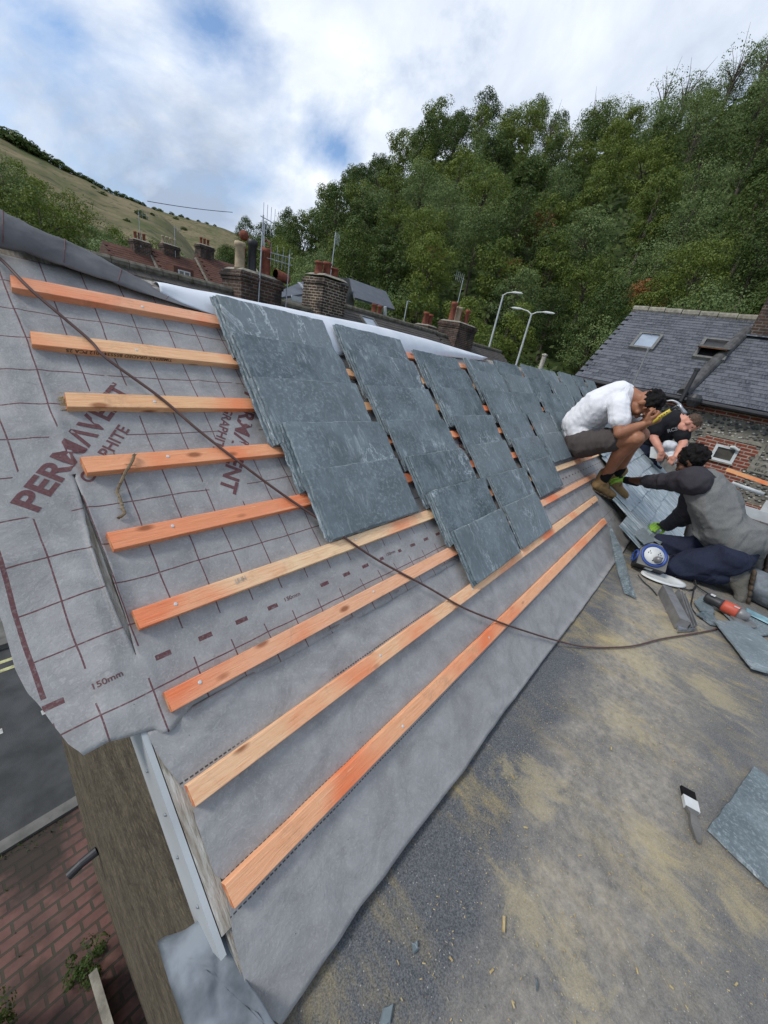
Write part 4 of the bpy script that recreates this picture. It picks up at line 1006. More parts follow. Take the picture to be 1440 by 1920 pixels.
B_s = stack(terr, (8.62, TY), .98, .95, .6, 2.62, 'pale_joint_brick', [(-.33, 0, .34, .13, 'roll', tcx), (-.02, 0, .40, .13, 'roll', tcx), (.30, .0, .32, .125, 'roll', tcx)], 1)
mb = MB(); mb.beam((8.2, TY - .5, 1.30), (8.75, TY - 1.3, .80), .35, .02, (0, -1, 1)); mb.build('lead_apron', MT['lead'], B_s)
C_s = stack(terr, (16.8, TY), 1.6, 1.1, .6, 2.62, 'stack_brick', [(-.55, .1, .78, .15, 'roll', tcx), (-.15, .05, .66, .15, 'roll', 'cream_pot'), (.25, .2, .58, .13, 'taper', tcx), (.58, 0, .68, .13, 'roll', tcx)])
D_s = stack(terr, (17.6, 12.6), .9, .9, .6, 2.4, 'stack_brick', [(-.2, 0, .6, .15, 'roll', tcx), (.2, 0, .56, .15, 'roll', tcx)])
aerial(terr, (18.2, TY + 1.2, 2.2), 2.6, [(.98, 5, .16, .2, 3.1)])
aerial(terr, (10.45, TY + 2.0, 1.0), 3.4, [(.96, 4, .14, .18, .5), (.88, 3, .14, .16, .8)], .05)
mb = MB(); o_ = Vector((10.0, TY - .95, ZT2 - .95 * math.tan(tp) + .03)); U_ = Vector((1, 0, 0)); V_ = Vector((0, math.cos(tp), math.sin(tp))); N_ = U_.cross(V_)
def on_slope(mb, o_, U_, V_, N_, a0, a1, b0, b1, h0, h1): 
    return mb.quad8([o_ + U_ * a + V_ * b + N_ * h for h in (h0, h1) for a, b in ((a0, b0), (a1, b0), (a1, b1), (a0, b1))])
for q in ((0, .7, 0, .06), (0, .7, .84, .9), (0, .06, .06, .84), (.64, .7, .06, .84)): on_slope(mb, o_, U_, V_, N_, q[0], q[1], q[2], q[3], .0, .07)
sk = mb.build('skylight', MT['grey_frame'], terr); on_slope(MB(), o_, U_, V_, N_, .06, .64, .06, .84, .03, .045).build('pane', MT['glass'], sk)
# modern grey roofed house behind the terrace
mh = empty('modern_house', (23, 24, GZ), 'modern house with smooth grey roof and dark gable rising behind the terrace', 'house')
mb = MB(); a = pl(652, 524, 1, 23.5); b = pl(722, 549, 1, 23.5); c = pl(739, 583, 1, 20.6); d = pl(664, 561, 1, 20.2)
def slab(pts, th): 
    n_ = (pts[1] - pts[0]).cross(pts[2] - pts[0]).normalized() * th
    return MB().quad8([p for p in pts] + [p + n_ for p in pts])
slab([d, c, b, a], .12).build('roof', MT['grey_roof'], mh)
e = pl(528, 548, 1, 22.0); f = pl(606, 515, 1, 25.0); f2 = pl(640, 519, 1, 25.0); g_ = pl(598, 550, 1, 21.5)
slab([pl(522, 562, 1, 21.0), g_, f, e], .12).build('roof', MT['grey_roof'], mh)
mb = MB()
for k in range(4):
    p = pl(560 + k * 9, 552 - k * 4, 1, 22.2); mb.box(p + Vector((0, -.5, .35)), (.22, 1.3, .05), Matrix.Rotation(.5, 3, 'X'))
mb.build('roof_light_bars', MT['steel'], mh)
MB().add([pl(580, 556, 1, 21.2), pl(606, 516, 1, 21.2), pl(655, 522, 1, 21.2), pl(664, 566, 1, 21.2), pl(664, 590, 1, 21.2), pl(580, 590, 1, 21.2)], [(0, 1, 2, 3, 4, 5)]).build('gable', MT['grey_frame'], mh)
mb = MB(); mb.beam(pl(546, 558, 1, 21.1), pl(596, 570, 1, 21.1), .1, .28); mb.beam(pl(722, 575, 1, 20.3), pl(722, 600, 1, 20.3), .18, .18); mb.build('white_trim', MT['white_paint'], mh)
mb = MB(); mb.bx((17.5, 21.3, GZ), (27.0, 25.0, 3.2)); mb.build('wall', MT['grey_frame'], mh)
# red tiled terrace far left
fr = empty('red_roofed_terrace', (13, 30, GZ), 'distant terrace with red-brown clay tiled roofs and small stacks', 'terrace')
for (xa, xb, rz_) in ((8.3, 10.8, 3.7), (10.8, 13.7, 4.05), (13.7, 18.2, 4.5)):
    mb = MB(); run = 3.2; tq = math.radians(38); slate_field(mb, (xa, 30 - run, rz_ - run * math.tan(tq)), (1, 0, 0), (0, math.cos(tq), math.sin(tq)), int((xb - xa) / .3), int(run / math.cos(tq) / .2) - 1, .3, .2, .3, .015, R(int(xa)), True, .006)
    mb.build('roof', MT['red_tile'], fr)
    mb = MB(); mb.prism([(30 - run, GZ), (30 + run, GZ), (30 + run, rz_ - run * math.tan(tq) - .06), (30, rz_ - .06), (30 - run, rz_ - run * math.tan(tq) - .06)], xa, xb - .01, lambda a, b, h: Vector((h, a, b))); mb.build('wall', MT['street_brick'], fr)
    mb = MB(); mb.beam((xb, 30 - run, rz_ - run * math.tan(tq) + .12), (xb, 30, rz_ + .1), .18, .1); mb.build('verge_flashing', MT['mortar'], fr)
for x, pots, zt_ in ((10.3, 3, 4.15), (12.0, 4, 4.4), (14.3, 3, 5.0)):
    stack(fr, (x, 30), .95, .8, 2.2, zt_, 'stack_brick', [((k - (pots - 1) / 2) * .24, 0, .42, .09, 'roll', tcx if x != 12.0 else 'cream_pot') for k in range(pots)])
aerial(fr, (10.2, 29.6, 3.8), 1.8, [(.95, 3, .2, .2, 0)]); aerial(fr, (12.2, 29.6, 3.8), 1.7, [(.95, 3, .2, .2, .4)])
wn = pl(345, 516, 1, 27.6); mb = MB()
for q in ((-.36, .36, .17, .24), (-.36, .36, -.24, -.17), (-.36, -.29, -.17, .17), (.29, .36, -.17, .17), (-.035, .035, -.17, .17)): mb.bx((wn.x + q[0], 27.52, wn.z + q[2]), (wn.x + q[1], 27.6, wn.z + q[3]))
wo = mb.build('window', MT['offwhite'], fr); MB().bx((wn.x - .3, 27.55, wn.z - .18), (wn.x + .3, 27.57, wn.z + .18)).build('pane', MT['dark_glass'], wo)
dm = MB(); dm.prism([(wn.x - .6, wn.z - .6), (wn.x + .6, wn.z - .6), (wn.x + .6, wn.z + .38), (wn.x - .6, wn.z + .38)], 27.6, 29.2, lambda a, b, h: Vector((a, h, b))); dm.build('dormer', MT['red_tile'], fr)
# overhead wire
mb = MB(); a = pl(276, 377, 1, 60); b = pl(436, 398, 1, 60); mb.tube([a.lerp(b, t) - Vector((0, 0, .5 * t * (1 - t))) for t in lin(0, 1, 14)], .035, 5)
tag(mb.build('overhead_wire', MT['black']), 'thin overhead wire strung across the valley sky left of the trees', 'wire')
# street lamps and posts
def lamp(px0, px1, X, heads, label):
    top = pl(px1[0], px1[1], 0, X); base = Vector((top.x, top.y, GZ)); r_ = empty('street_lamp', base, label, 'street lamp', 'street lamps below the wooded hill')
    mb = MB(); mb.tube([base, base + Vector((0, 0, 1.4)), base + Vector((0, 0, 1.45)), top], [.11, .11, .075, .05], 12); mb.build('post', MT['white_paint'], r_)
    for (dx, dy) in heads:
        e = top + Vector((dx, dy, .16)); m = MB(); m.tube([top - Vector((0, 0, .05)), top + Vector((dx * .4, dy * .4, .10)), e], [.035, .032, .03], 8)
        d = Vector((dx, dy, 0)).normalized(); m.tube([e - d * .05, e + d * .12, e + d * .5, e + d * .62], [.03, .07, .06, .02], 10); m.build('lantern', MT['offwhite'], r_)
lamp((919, 643), (944, 552), 24, [(.1, -.5)], 'tall pale street lamp with a single lantern, the left one of the pair')
lamp((968, 680), (997, 588), 24, [(-.15, .62), (.15, -.62)], 'pale street lamp with two lanterns on short arms, the right one of the pair')
def post(p0, p1, X, r, mat, name, label, cat, lowz=None):
    a = pl(p1[0], p1[1], 0, X); b = pl(p0[0], p0[1], 0, X); b = Vector((a.x, a.y, lowz if lowz is not None else b.z))
    mb = MB(); mb.tube([b, a], r, 10); mb.lathe([(r * 1.3, 0), (r * 1.3, .03), (0, .05)], a, 10); return tag(mb.build(name, MT[mat]), label, cat)
post((1190, 725), (1215, 656), 8.6, .018, 'grey_metal', 'slim_pole', 'slim grey pole in front of the skylight roof behind the man in white', 'pole', -.3)
post((1012, 692), (1021, 667), 9.5, .05, 'old_board', 'timber_post', 'short weathered timber post showing just over the ridge beside the two-armed lamp', 'post', .2)
mb = MB(); p = pl(764, 565, 1, 14.0); mb.tube([Vector((p.x, p.y, .4)), p], .03, 6); mb.tube([p, p + Vector((.25, 0, .02))], .03, 6); tag(mb.build('slim_pole', MT['steel']), 'thin grey pole standing behind the terrace roof between two stacks', 'pole')
E_s = stack(terr, (14.3, 13.2), .8, .8, .6, 2.30, 'stack_brick', [(-.2, 0, .4, .12, 'roll', tcx), (.2, 0, .4, .12, 'roll', tcx)])
# ================================================================== THE FLINT HOUSE ON THE RIGHT
fh = empty('flint_house', (13.5, -2.5, GZ), 'old flint and brick house with a weathered slate roof and two skylights', 'house')
X0, EZ, HP = 11.62, 1.27, math.radians(32); YL, YR = 2.92, -9.0; RX = 15.35; RL = (RX - X0) / math.cos(HP)
HU = Vector((0, -1, 0)); HV = Vector((math.cos(HP), 0, math.sin(HP))); HN = HU.cross(HV)
HO = Vector((X0, YL, EZ))
mb = MB(); slate_field(mb, HO, HU, HV, int((YL - YR) / .235), int(RL / .165), .235, .165, .25, .006, R(8), True, .007, tilt=.014, missing=.0)
mb.build('front_roof_slope', MT['old_slate'], fh)
mb = MB(); mb.prism([(X0 + .02, EZ - .03), (RX, EZ + (RX - X0) * math.tan(HP) - .03), (RX + 3.7, EZ - .03), (RX + 3.7, EZ - .1), (X0 + .02, EZ - .1)], YR, YL - .02, lambda a, b, h: Vector((a, h, b))); mb.build('roof_deck', MT['black'], fh)
mb = MB(); y = YL; zr = EZ + (RX - X0) * math.tan(HP)
while y > YR: mb.tube([(RX, y, zr + .01), (RX, y - .43, zr + .02)], [.11, .115], 10); y -= .45
mb.build('ridge_tiles', MT['mortar'], fh)
def HS(a, b, h=0.0): return HO + HU * a + HV * b + HN * h
def hskylight(ya, yb, xa, xb, openp):
    a0, a1 = YL - ya, YL - yb; b0, b1 = (xa - X0) / math.cos(HP), (xb - X0) / math.cos(HP); mb = MB()
    for q in ((a0, a1, b0, b0 + .09), (a0, a1, b1 - .07, b1), (a0, a0 + .07, b0 + .09, b1 - .07), (a1 - .07, a1, b0 + .09, b1 - .07)): on_slope(mb, HO, HU, HV, HN, q[0], q[1], q[2], q[3], .0, .10)
    s_ = mb.build('skylight', MT['grey_frame'], fh)
    if not openp: on_slope(MB(), HO, HU, HV, HN, a0 + .07, a1 - .07, b0 + .09, b1 - .07, .05, .07).build('pane', MT['glass'], s_)
    else:
        on_slope(MB(), HO, HU, HV, HN, a0 + .07, a1 - .07, b0 + .09, b1 - .07, .03, .045).build('dark_opening', MT['black'], s_)
        bm = (b0 + b1) / 2; m = MB(); c0 = HS((a0 + a1) / 2, bm, .08); V2 = (HV * math.cos(.5) + HN * -math.sin(.5)); N2_ = HU.cross(V2); hw = (a1 - a0) / 2
        m.quad8([c0 + HU * u + V2 * v + N2_ * h for h in (0, .04) for u, v in ((-hw, -.42), (hw, -.42), (hw, .40), (-hw, .40))]); sa = m.build('sash', MT['grey_frame'], s_)
        m = MB(); m.quad8([c0 + HU * u + V2 * v + N2_ * h for h in (.041, .05) for u, v in ((-hw + .07, -.34), (hw - .07, -.34), (hw - .07, .33), (-hw + .07, .33))]); m.build('sash_pane', MT['dark_glass'], s_)
        m = MB(); m.quad8([c0 + HU * u + V2 * v + N2_ * h for h in (-.02, -.002) for u, v in ((-hw + .05, -.40), (hw - .05, -.40), (hw - .05, -.3), (-hw + .05, -.3))]); m.build('timber_lining', MT['end'], s_)
hskylight(2.2, 1.60, 13.18, 13.97, False); hskylight(.66, -.02, 13.12, 14.05, True)
mb = MB(); q0 = HS(YL - .40, .05, .03); q1 = HS(YL + .12, 3.6, .03); mb.tube([q0.lerp(q1, t) + Vector((0, 0, .012 * fn3(t * 9, 1))) for t in lin(0, 1, 24)], .13, 12); mb.build('party_wall_roll', MT['roll'], fh)
stack(fh, (15.0, -.75), .9, 1.1, 2.6, 5.6, 'stack_brick', [(0, .2, .6, .14, 'roll', tcx), (0, -.25, .6, .14, 'roll', tcx)])
mb = MB(); mb.beam(HS(YL + .1, 3.35, .03), HS(YL + .95, 3.35, .03), .3, .03); mb.build('lead_apron', MT['lead'], fh)
WX = 11.87
MB().bx((WX, YL - .1, GZ), (WX + .3, YR, EZ - .02)).build('flint_wall', MT['flint'], fh)
MB().bx((WX + .31, YL - .12, GZ), (WX + 6.7, YR, EZ - .12)).build('inner_wall', MT['street_brick'], fh)
mb = MB(); mb.tube([(X0 - .04, YL, EZ - .05), (X0 - .04, YR, EZ - .08)], .055, 10); mb.bx((X0 + .03, YL, EZ - .11), (X0 + .05, YR, EZ - .01)); mb.build('gutter', MT['black'], fh)
mb = MB(); mb.bx((WX - .02, YL - .1, EZ - .25), (WX - .002, YR, EZ - .12)); mb.build('eaves_brick_course', MT['red_brick'], fh)
# brick surround of the small window with stepped edges
mb = MB(); rr = R(3)
for k in range(15):
    z = -.62 + k * .078; wl = .12 if k % 4 in (0, 1) else 0; wr_ = .12 if k % 4 in (0, 1) else 0
    if z + .07 < .04 or z > .40: mb.bx((WX - .012, -.42 + wl, z), (WX, -1.36 - wr_, z + .0775))
    else:
        mb.bx((WX - .012, -.42 + wl, z), (WX, -.67, z + .0775)); mb.bx((WX - .012, -1.13, z), (WX, -1.36 - wr_, z + .0775))
mb.build('brick_surround', MT['red_brick'], fh)
mb = MB()
mb.bx((WX - .03, -.48, .552), (WX - .002, -1.44, .63)); mb.bx((WX - .02, -1.44, -.05), (WX - .001, -1.50, .62)); mb.build('cement_hood', MT['mortar'], fh)
mb = MB(); 
for k in range(8): mb.bx((WX - .016, -.66 - k * .063, .405), (WX - .0125, -.66 - k * .063 - .052, .50))
mb.build('brick_arch', MT['red_brick'], fh)
mb = MB()
for q in ((-.675, -1.125, .345, .40), (-.675, -1.125, .03, .085), (-.675, -.735, .085, .345), (-1.065, -1.125, .085, .345)): mb.bx((WX - .035, q[0], q[2]), (WX + .03, q[1], q[3]))
wf = mb.build('window', MT['offwhite'], fh); MB().bx((WX - .004, -.735, .085), (WX + .004, -1.065, .345)).build('pane', MT['dark_glass'], wf); MB().bx((WX - .06, -.65, -.0), (WX + .02, -1.15, .028)).build('sill', MT['mortar'], wf)
mb = MB(); mb.tube([(WX - .05, -.95, .40), (WX - .09, -1.0, .41), (WX - .07, -1.1, .36)], .035, 8); mb.build('white_lamp', MT['offwhite'], fh)
ds = MB().bx((WX - .03, -1.42, -.02), (WX - .001, -1.92, .25)).build('date_stone', MT['mortar'], fh)
mb = MB()
for txt, z, h in (('E A H', .14, .085), ('1867', .02, .075)):
    vs, fs = text_mesh(txt, 1.0, .02); W, H = text_w(vs); mb.add([(WX - .0315, -1.49 - a / W * (.36 if h > .08 else .25) - (0 if h > .08 else .03), z + b / .73 * h * .73) for a, b, _ in vs], [f[::-1] for f in fs])
mb.build('carved_lettering', MT['black'], ds)
mb = MB(); mb.bx((WX - .02, 1.2, -1.35), (WX - .001, -3.0, -.72)); mb.build('brick_band', MT['red_brick'], fh)
w2 = pl(1436, 962, 0, WX); mb = MB(); mb.bx((WX - .05, w2.y + .12, w2.z - .12), (WX, w2.y - .5, w2.z + .28)); mb.build('window', MT['offwhite'], fh)
mb = MB(); vp = Vector((X0 - .1, .36, EZ - .12)); mb.tube([vp, vp + Vector((.02, -.02, .70))], .045, 12); mb.tube([vp + Vector((.02, -.02, .70)), vp + Vector((.02, -.02, .76))], .058, 12); mb.build('vent_pipe', MT['black'], fh)
mb = MB(); mb.lathe([(.0, -.16), (.10, -.16), (.15, -.02), (.15, .04), (.10, .12), (0, .13)], (X0 - .1, .12, EZ - .03), 14); mb.build('rainwater_hopper', MT['black'], fh)
# ================================================================== BETWEEN THE HOUSES: low roof, scaffold, oddments
lr = empty('low_outhouse', (7.5, -3.0, GZ), 'low outhouse with a dark slate roof beside the scaffold below the brick wall', 'outhouse')
mb = MB(); slate_field(mb, (6.0, -1.1, -1.75), (0, -1, 0), (math.cos(.35), 0, math.sin(.35)), 22, 24, .25, .14, .2, .006, R(2), True, .004); mb.build('roof', MT['dark_slate'], lr)
MB().bx((6.1, -1.2, GZ), (9.3, -6.4, -1.85)).build('wall', MT['street_brick'], lr)
mb = MB(); mb.beam((9.35, -1.1, -.50), (9.35, -6.5, -.50), .05, .18, (0, 0, 1)); mb.build('fascia', MT['white_paint'], lr)
def scaff(a, b, r, mat, name, label, cat, n=8):
    mb = MB(); mb.tube([a, b], r, n); return tag(mb.build(name, MT[mat], None, True), label, cat)
a = pl(1335, 1012, 0, 4.9); b = pl(1450, 1047, 0, 4.9)
sc = scaff(a, b, .024, 'steel', 'scaffold_tube', 'galvanised scaffold tube with a coupler behind the kneeling man', 'scaffold tube')
mb = MB(); cpl = pl(1424, 1036, 0, 4.9); mb.box(cpl, (.08, .07, .08), Matrix.Rotation(.4, 3, 'X')); mb.tube([cpl + Vector((-.02, 0, 0)), cpl + Vector((-.02, 0, .07))], .014, 8); o = mb.build('coupler', MT['grey_metal'], sc)
sc2 = scaff(pl(1372, 906, 0, 7.6), pl(1432, 927, 0, 7.6), .03, 'offwhite', 'plastic_pipe', 'short white plastic pipe lying below the orange timber by the brick wall', 'pipe')
a = pl(1362, 880, 0, 7.4); b = pl(1460, 914, 0, 7.4); mb = MB(); mb.beam(a, b, .03, .05); lb_ = mb.build('loose_batten', MT['wood']); lb_.color = (.82, .40, .18, 1); tag(lb_, 'long orange batten lying across in front of the flint house wall', 'timber')
mb = MB(); rr = R(6)
for k in range(60):
    p = pl(rr.uniform(1415, 1470), rr.uniform(1048, 1075), 2, -.9) + Vector((rr.uniform(0, .5), 0, 0)); mb.beam(p, p + Vector((rr.uniform(-.2, .2), rr.uniform(-.2, .2), rr.uniform(-.05, .1))), .03, .02)
tag(mb.build('rubble', MT['bark']), kind='stuff')
MB_ = MB().bx((4.4, -1.3, -1.02), (5.8, -6.0, -.97)); tag(MB_.build('scaffold_boards', MT['old_board']), 'weathered scaffold boards below the edge of the flat roof', 'boards')
# shrub beside the gable and weeds in the paving
vs, fs, _ = crown_mesh(71, .62, .8, 36, 150, .014, .0)
sh = MB().add(vs, fs).build('garden_shrub', MT['leaf_b']); sp_ = pl(-10, 1905, 2, GZ + .5); sh.location = (sp_.x - .22, sp_.y - .1, GZ); tag(sh, 'dark feathery green shrub growing by the brick paving below the gable', 'shrub')
vs, fs, _ = crown_mesh(72, .36, .35, 18, 70, .013, .0)
sh = MB().add(vs, fs).build('garden_shrub', MT['leaf_b']); sp_ = pl(165, 1800, 2, GZ + .2); sh.location = (sp_.x, sp_.y, GZ); tag(sh, 'small low plant growing against the foot of the rendered wall', 'shrub')
mb = MB(); rr = R(15)
for k in range(900):
    if k < 500: x = rr.uniform(-3, -.1); y = 3.40 + rr.gauss(0, .05)
    else: x = rr.uniform(-3, -.06); y = round(rr.uniform(1, 3.3) / .105) * .105 + rr.gauss(0, .012); 
    if k >= 500 and fn3(x * 2, y * 2, 3) < .12: continue
    h = rr.uniform(.02, .09); a_ = rr.uniform(0, 6.28); p = Vector((x, y, GZ + .03)); d_ = Vector((math.cos(a_), math.sin(a_), 0)) * .012
    mb.add([p - d_, p + d_, p + Vector((rr.uniform(-.04, .04), rr.uniform(-.04, .04), h))], [(0, 1, 2)])
tag(mb.build('paving_weeds', MT['grass']), kind='stuff')
gb = MB().bx((-.26, 1.75, GZ + .02), (-.20, .9, GZ + .35)); tag(gb.build('boundary_stub', MT['mortar']), 'short pale rendered stub wall standing against the gable at ground level', 'wall')
# ================================================================== SMALL THINGS ON THE ROOF
cp = [(-60, 440), (0, 485), (60, 545), (165, 635), (200, 672), (300, 745), (370, 805), (440, 860), (520, 920), (600, 975), (700, 1045), (800, 1100), (870, 1140), (940, 1168), (990, 1185)]
hts = [.03, .03, .035, .03, .03, .03, .03, .034, .034, .034, .03, .03, .032, .032, .024]
pts = [RP(*rf(p[0], p[1], h), h) for p, h in zip(cp, hts)]
for p in ((1040, 1200), (1100, 1213), (1180, 1212), (1240, 1198), (1300, 1188), (1340, 1180), (1352, 1172)): pts.append(pl(p[0], p[1], 2, ZF + (.045 if p[0] == 1040 else .009)))
def smooth_path(P_, n=8):
    out = []
    for i in range(len(P_) - 1):
        p0 = P_[max(i - 1, 0)]; p1 = P_[i]; p2 = P_[i + 1]; p3 = P_[min(i + 2, len(P_) - 1)]
        for k in range(n):
            t = k / n; out.append(.5 * ((2 * p1) + (p2 - p0) * t + (2 * p0 - 5 * p1 + 4 * p2 - p3) * t * t + (3 * p1 - p0 - 3 * p2 + p3) * t ** 3))
    return out + [P_[-1]]
mb = MB(); mb.tube(smooth_path(pts), .0042, 8); tag(mb.build('extension_lead', MT['cable'], smooth=True), 'thin brown power cord trailing diagonally over battens and slates on to the flat roof', 'cord')
pts = [RP(*rf(px, py, .03), .027 + dz) for px, py, dz in ((252, 852, .004), (246, 868, .003), (236, 884, .001), (228, 900, -.012), (222, 914, -.018), (228, 930, -.016), (232, 945, -.018), (235, 957, -.016), (224, 964, -.019))]
mb = MB(); sp = smooth_path(pts, 5); rr = R(2); mb.tube([p + Vector((rr.uniform(-.001, .001), rr.uniform(-.001, .001), 0)) for p in sp], [.0026 + .0014 * abs(math.sin(i * 1.3)) for i in range(len(sp))], 6)
for k in range(16): p = sp[rr.randrange(len(sp))]; mb.tube([p, p + Vector((rr.uniform(-.014, .014), rr.uniform(-.012, .012), rr.uniform(0, .008)))], [.0012, .0004], 4)
tag(mb.build('twine_scrap', MT['twine']), 'frayed scrap of dry twine hanging over the fourth batten from the top', 'twine')
def flatm(o, label, cat, group=None): return tag(o, label, cat, group)
# big slates on the flat roof
def flat_slate(px_pts, z, th, label, name='loose_slate', mat='slate', dz=None):
    P_ = [pl(p[0], p[1], 2, z) for p in px_pts]; o0 = P_[0].copy(); mb = MB(); n = len(P_); dz = dz or [0] * n
    rr = R(int(px_pts[0][0])); ring = []
    for i in range(n):
        a, b = P_[i], P_[(i + 1) % n]; m = max(2, int((b - a).length / .025)); nn = Vector((-(b - a).y, (b - a).x, 0)).normalized()
        for k in range(m): ring.append(a.lerp(b, k / m) + nn * (rr.uniform(-.002, .002) if k else 0) + Vector((0, 0, dz[i] + (dz[(i + 1) % n] - dz[i]) * k / m)))
    c_ = sum(ring, Vector()) / len(ring); m = len(ring)
    vs = [p - o0 for p in ring] + [p + Vector((0, 0, th)) + (c_ - p).normalized() * .003 - o0 for p in ring]
    nrm = (P_[1] - P_[0]).cross(P_[2] - P_[0]).z
    fs = [tuple(range(m - 1, -1, -1)), tuple(range(m, 2 * m))] + [(i, (i + 1) % m, m + (i + 1) % m, m + i) for i in range(m)]
    mb.add(vs, fs); o = mb.build(name, MT[mat]); o.location = o0; return tag(o, label, 'slate', 'slates lying on the flat roof')
flat_slate([(1325, 1556), (1412, 1438), (1520, 1520), (1480, 1700), (1440, 1666)], ZF + .004, .009, 'large grey-blue slate cut off by the right edge beside the paintbrush')
flat_slate([(1338, 1165), (1408, 1254), (1445, 1264), (1475, 1235), (1392, 1165)], ZF + .024, .009, 'pointed mitred slate on top of the broken pieces under the grinder')
flat_slate([(1345, 1140), (1375, 1168), (1412, 1196), (1446, 1190), (1440, 1172), (1395, 1150)], ZF + .012, .008, 'broken slate piece sticking out at the right below the grinder')
flat_slate([(1300, 1128), (1312, 1146), (1340, 1150), (1330, 1120), (1316, 1118)], ZF + .012, .008, 'small broken slate at the tail end of the grinder')
flat_slate([(1304, 1152), (1332, 1172), (1350, 1176), (1335, 1150), (1320, 1146)], ZF + .006, .008, 'small dark slate offcut under the pointed slate')
flat_slate([(1400, 1150), (1452, 1176), (1452, 1166), (1398, 1140)], ZF + .03, .006, 'thin turquoise-dusted strip lying right of the grinder', mat='teal')
flat_slate([(1133, 1000), (1160, 1040), (1180, 1085), (1200, 1108), (1178, 1096), (1158, 1060), (1136, 1012)], ZF + .075, .006, 'narrow slate strip leaning from the membrane edge down to the flat roof by the reel', dz=[.10, .05, -.0, -.06, -.07, -.02, .07])
flat_slate([(1165, 988), (1188, 1010), (1200, 1022), (1215, 1020), (1196, 1003), (1178, 984)], ZF + .11, .007, 'dark slate offcut between the membrane and the cable reel')
flat_slate([(1186, 1000), (1208, 1022), (1228, 1016), (1206, 990)], ZF + .15, .007, 'small grey slate lying at the foot of the nailed slates')
flat_slate([(1217, 1008), (1238, 1022), (1246, 1014), (1222, 1000)], ZF + .14, .007, 'square slate scrap by the knee of the kneeling man')
# ------------------------------------------------ cable reel
rp = pl(1218, 1088, 2, ZF); ru = (pl(1268, 1076, 2, ZF) - rp); ru = Vector((.20, -.98, 0)).normalized(); rv = Vector((-ru.y, ru.x, 0)) * 1.0
RC = pl(1200, 1070, 2, ZF + .0); reel = empty('cable_reel', RC, 'black cable reel box with a blue ringed socket face standing beside the kneeling man', 'cable reel')
W_, D_, H_ = .27, .15, .27
RX_ = Matrix.Rotation(math.radians(-74), 3, 'Z') @ Matrix.Rotation(math.radians(-38), 3, 'X')
def rl(x, y, z): return RC + Vector((.04, -.02, .12)) + RX_ @ (Vector((x, y, z)) * .74)
mb = MB(); h2 = W_ / 2; c_ = .045
oct_ = [(-h2 + c_, -h2), (h2 - c_, -h2), (h2, -h2 + c_), (h2, h2 - c_), (h2 - c_, h2), (-h2 + c_, h2), (-h2, h2 - c_), (-h2, -h2 + c_)]
oct_ = [(-h2, -h2), (h2, -h2), (h2, h2 * .3), (h2 * .35, h2), (-h2 * .35, h2), (-h2, h2 * .3)]
mb.prism(oct_, -.075, .070, lambda a, b, h: rl(a, h * -1, b)); mb.build('housing', MT['black'], reel)
mb = MB(); mb.prism([(a * .97, b * .97) for a, b in oct_], .071, .079, lambda a, b, h: rl(a, -h, b)); fp = mb.build('face_plate', MT['grey_frame'], reel)
ax = RX_ @ Matrix(((1, 0, 0), (0, 0, -1), (0, 1, 0)))
MB().lathe([(.087, 0), (.090, .005), (.083, .009), (.072, .008), (.070, .0)], rl(0, -.080, 0), 32, ax).build('blue_ring', MT['blue'], fp, True)
MB().lathe([(.068, 0), (.067, .007), (.0, .008)], rl(0, -.080, 0), 32, ax).build('socket_disc', MT['offwhite'], fp, True)
mb = MB()
for a in range(3): 
    for dx, dz in ((0, .012), (-.011, -.008), (.011, -.008)):
        q = a * 2.1 + .6; mb.box(rl(.052 * math.cos(q) + dx, -.0925, .052 * math.sin(q) + dz), (.005, .004, .008), RX_)
mb.build('socket_holes', MT['black'], fp)
MB().lathe([(.026, 0), (.027, .018), (.02, .04), (.010, .05), (0, .05)], rl(.03, -.09, -.04), 14, ax).build('plug', MT['grey_metal'], reel, True)
mb = MB(); mb.tube([rl(-h2 - .004, 0, -.03 + .055 * math.sin(a)) + RX_ @ Vector((0, .055 * math.cos(a), 0)) for a in lin(0, 2 * math.pi, 20)], .009, 8); mb.build('blue_hub', MT['blue'], reel, True)
mb = MB(); mb.box(rl(.0, -.02, -h2 - .002), (.05, .035, .003), RX_); mb.build('white_label', MT['offwhite'], reel)
# black flex looping from the plug to the grinder
fl_ = [rl(.03, -.15, -.04), pl(1275, 1042, 2, ZF + .12), pl(1300, 1080, 2, ZF + .05), pl(1304, 1100, 2, ZF + .01), pl(1290, 1106, 2, ZF + .008), pl(1266, 1095, 2, ZF + .008), pl(1270, 1078, 2, ZF + .01), pl(1290, 1078, 2, ZF + .015), pl(1306, 1098, 2, ZF + .012), pl(1326, 1112, 2, ZF + .02), pl(1332, 1118, 2, ZF + .05)]
mb = MB(); mb.tube(smooth_path(fl_), .0048, 8); tag(mb.build('power_flex', MT['black'], smooth=True), 'black flex looping from the cable reel to the grinder', 'cable')
fl_ = [pl(1302, 1100, 2, ZF + .008), pl(1298, 1120, 2, ZF + .006), pl(1296, 1138, 2, ZF + .006), pl(1308, 1154, 2, ZF + .006), pl(1318, 1160, 2, ZF + .012)]
mb = MB(); mb.tube(smooth_path(fl_), .0045, 8); tag(mb.build('power_flex', MT['black'], smooth=True), 'short black flex running down to the broken slates', 'cable')
fl_ = [pl(1196, 1078, 2, ZF + .02), pl(1208, 1092, 2, ZF + .006), pl(1220, 1102, 2, ZF + .006), pl(1232, 1116, 2, ZF + .006)]
mb = MB(); mb.tube(smooth_path(fl_), .0042, 8); tag(mb.build('power_flex', MT['black'], smooth=True), 'thin dark flex between the reel and the metal channels', 'cable')
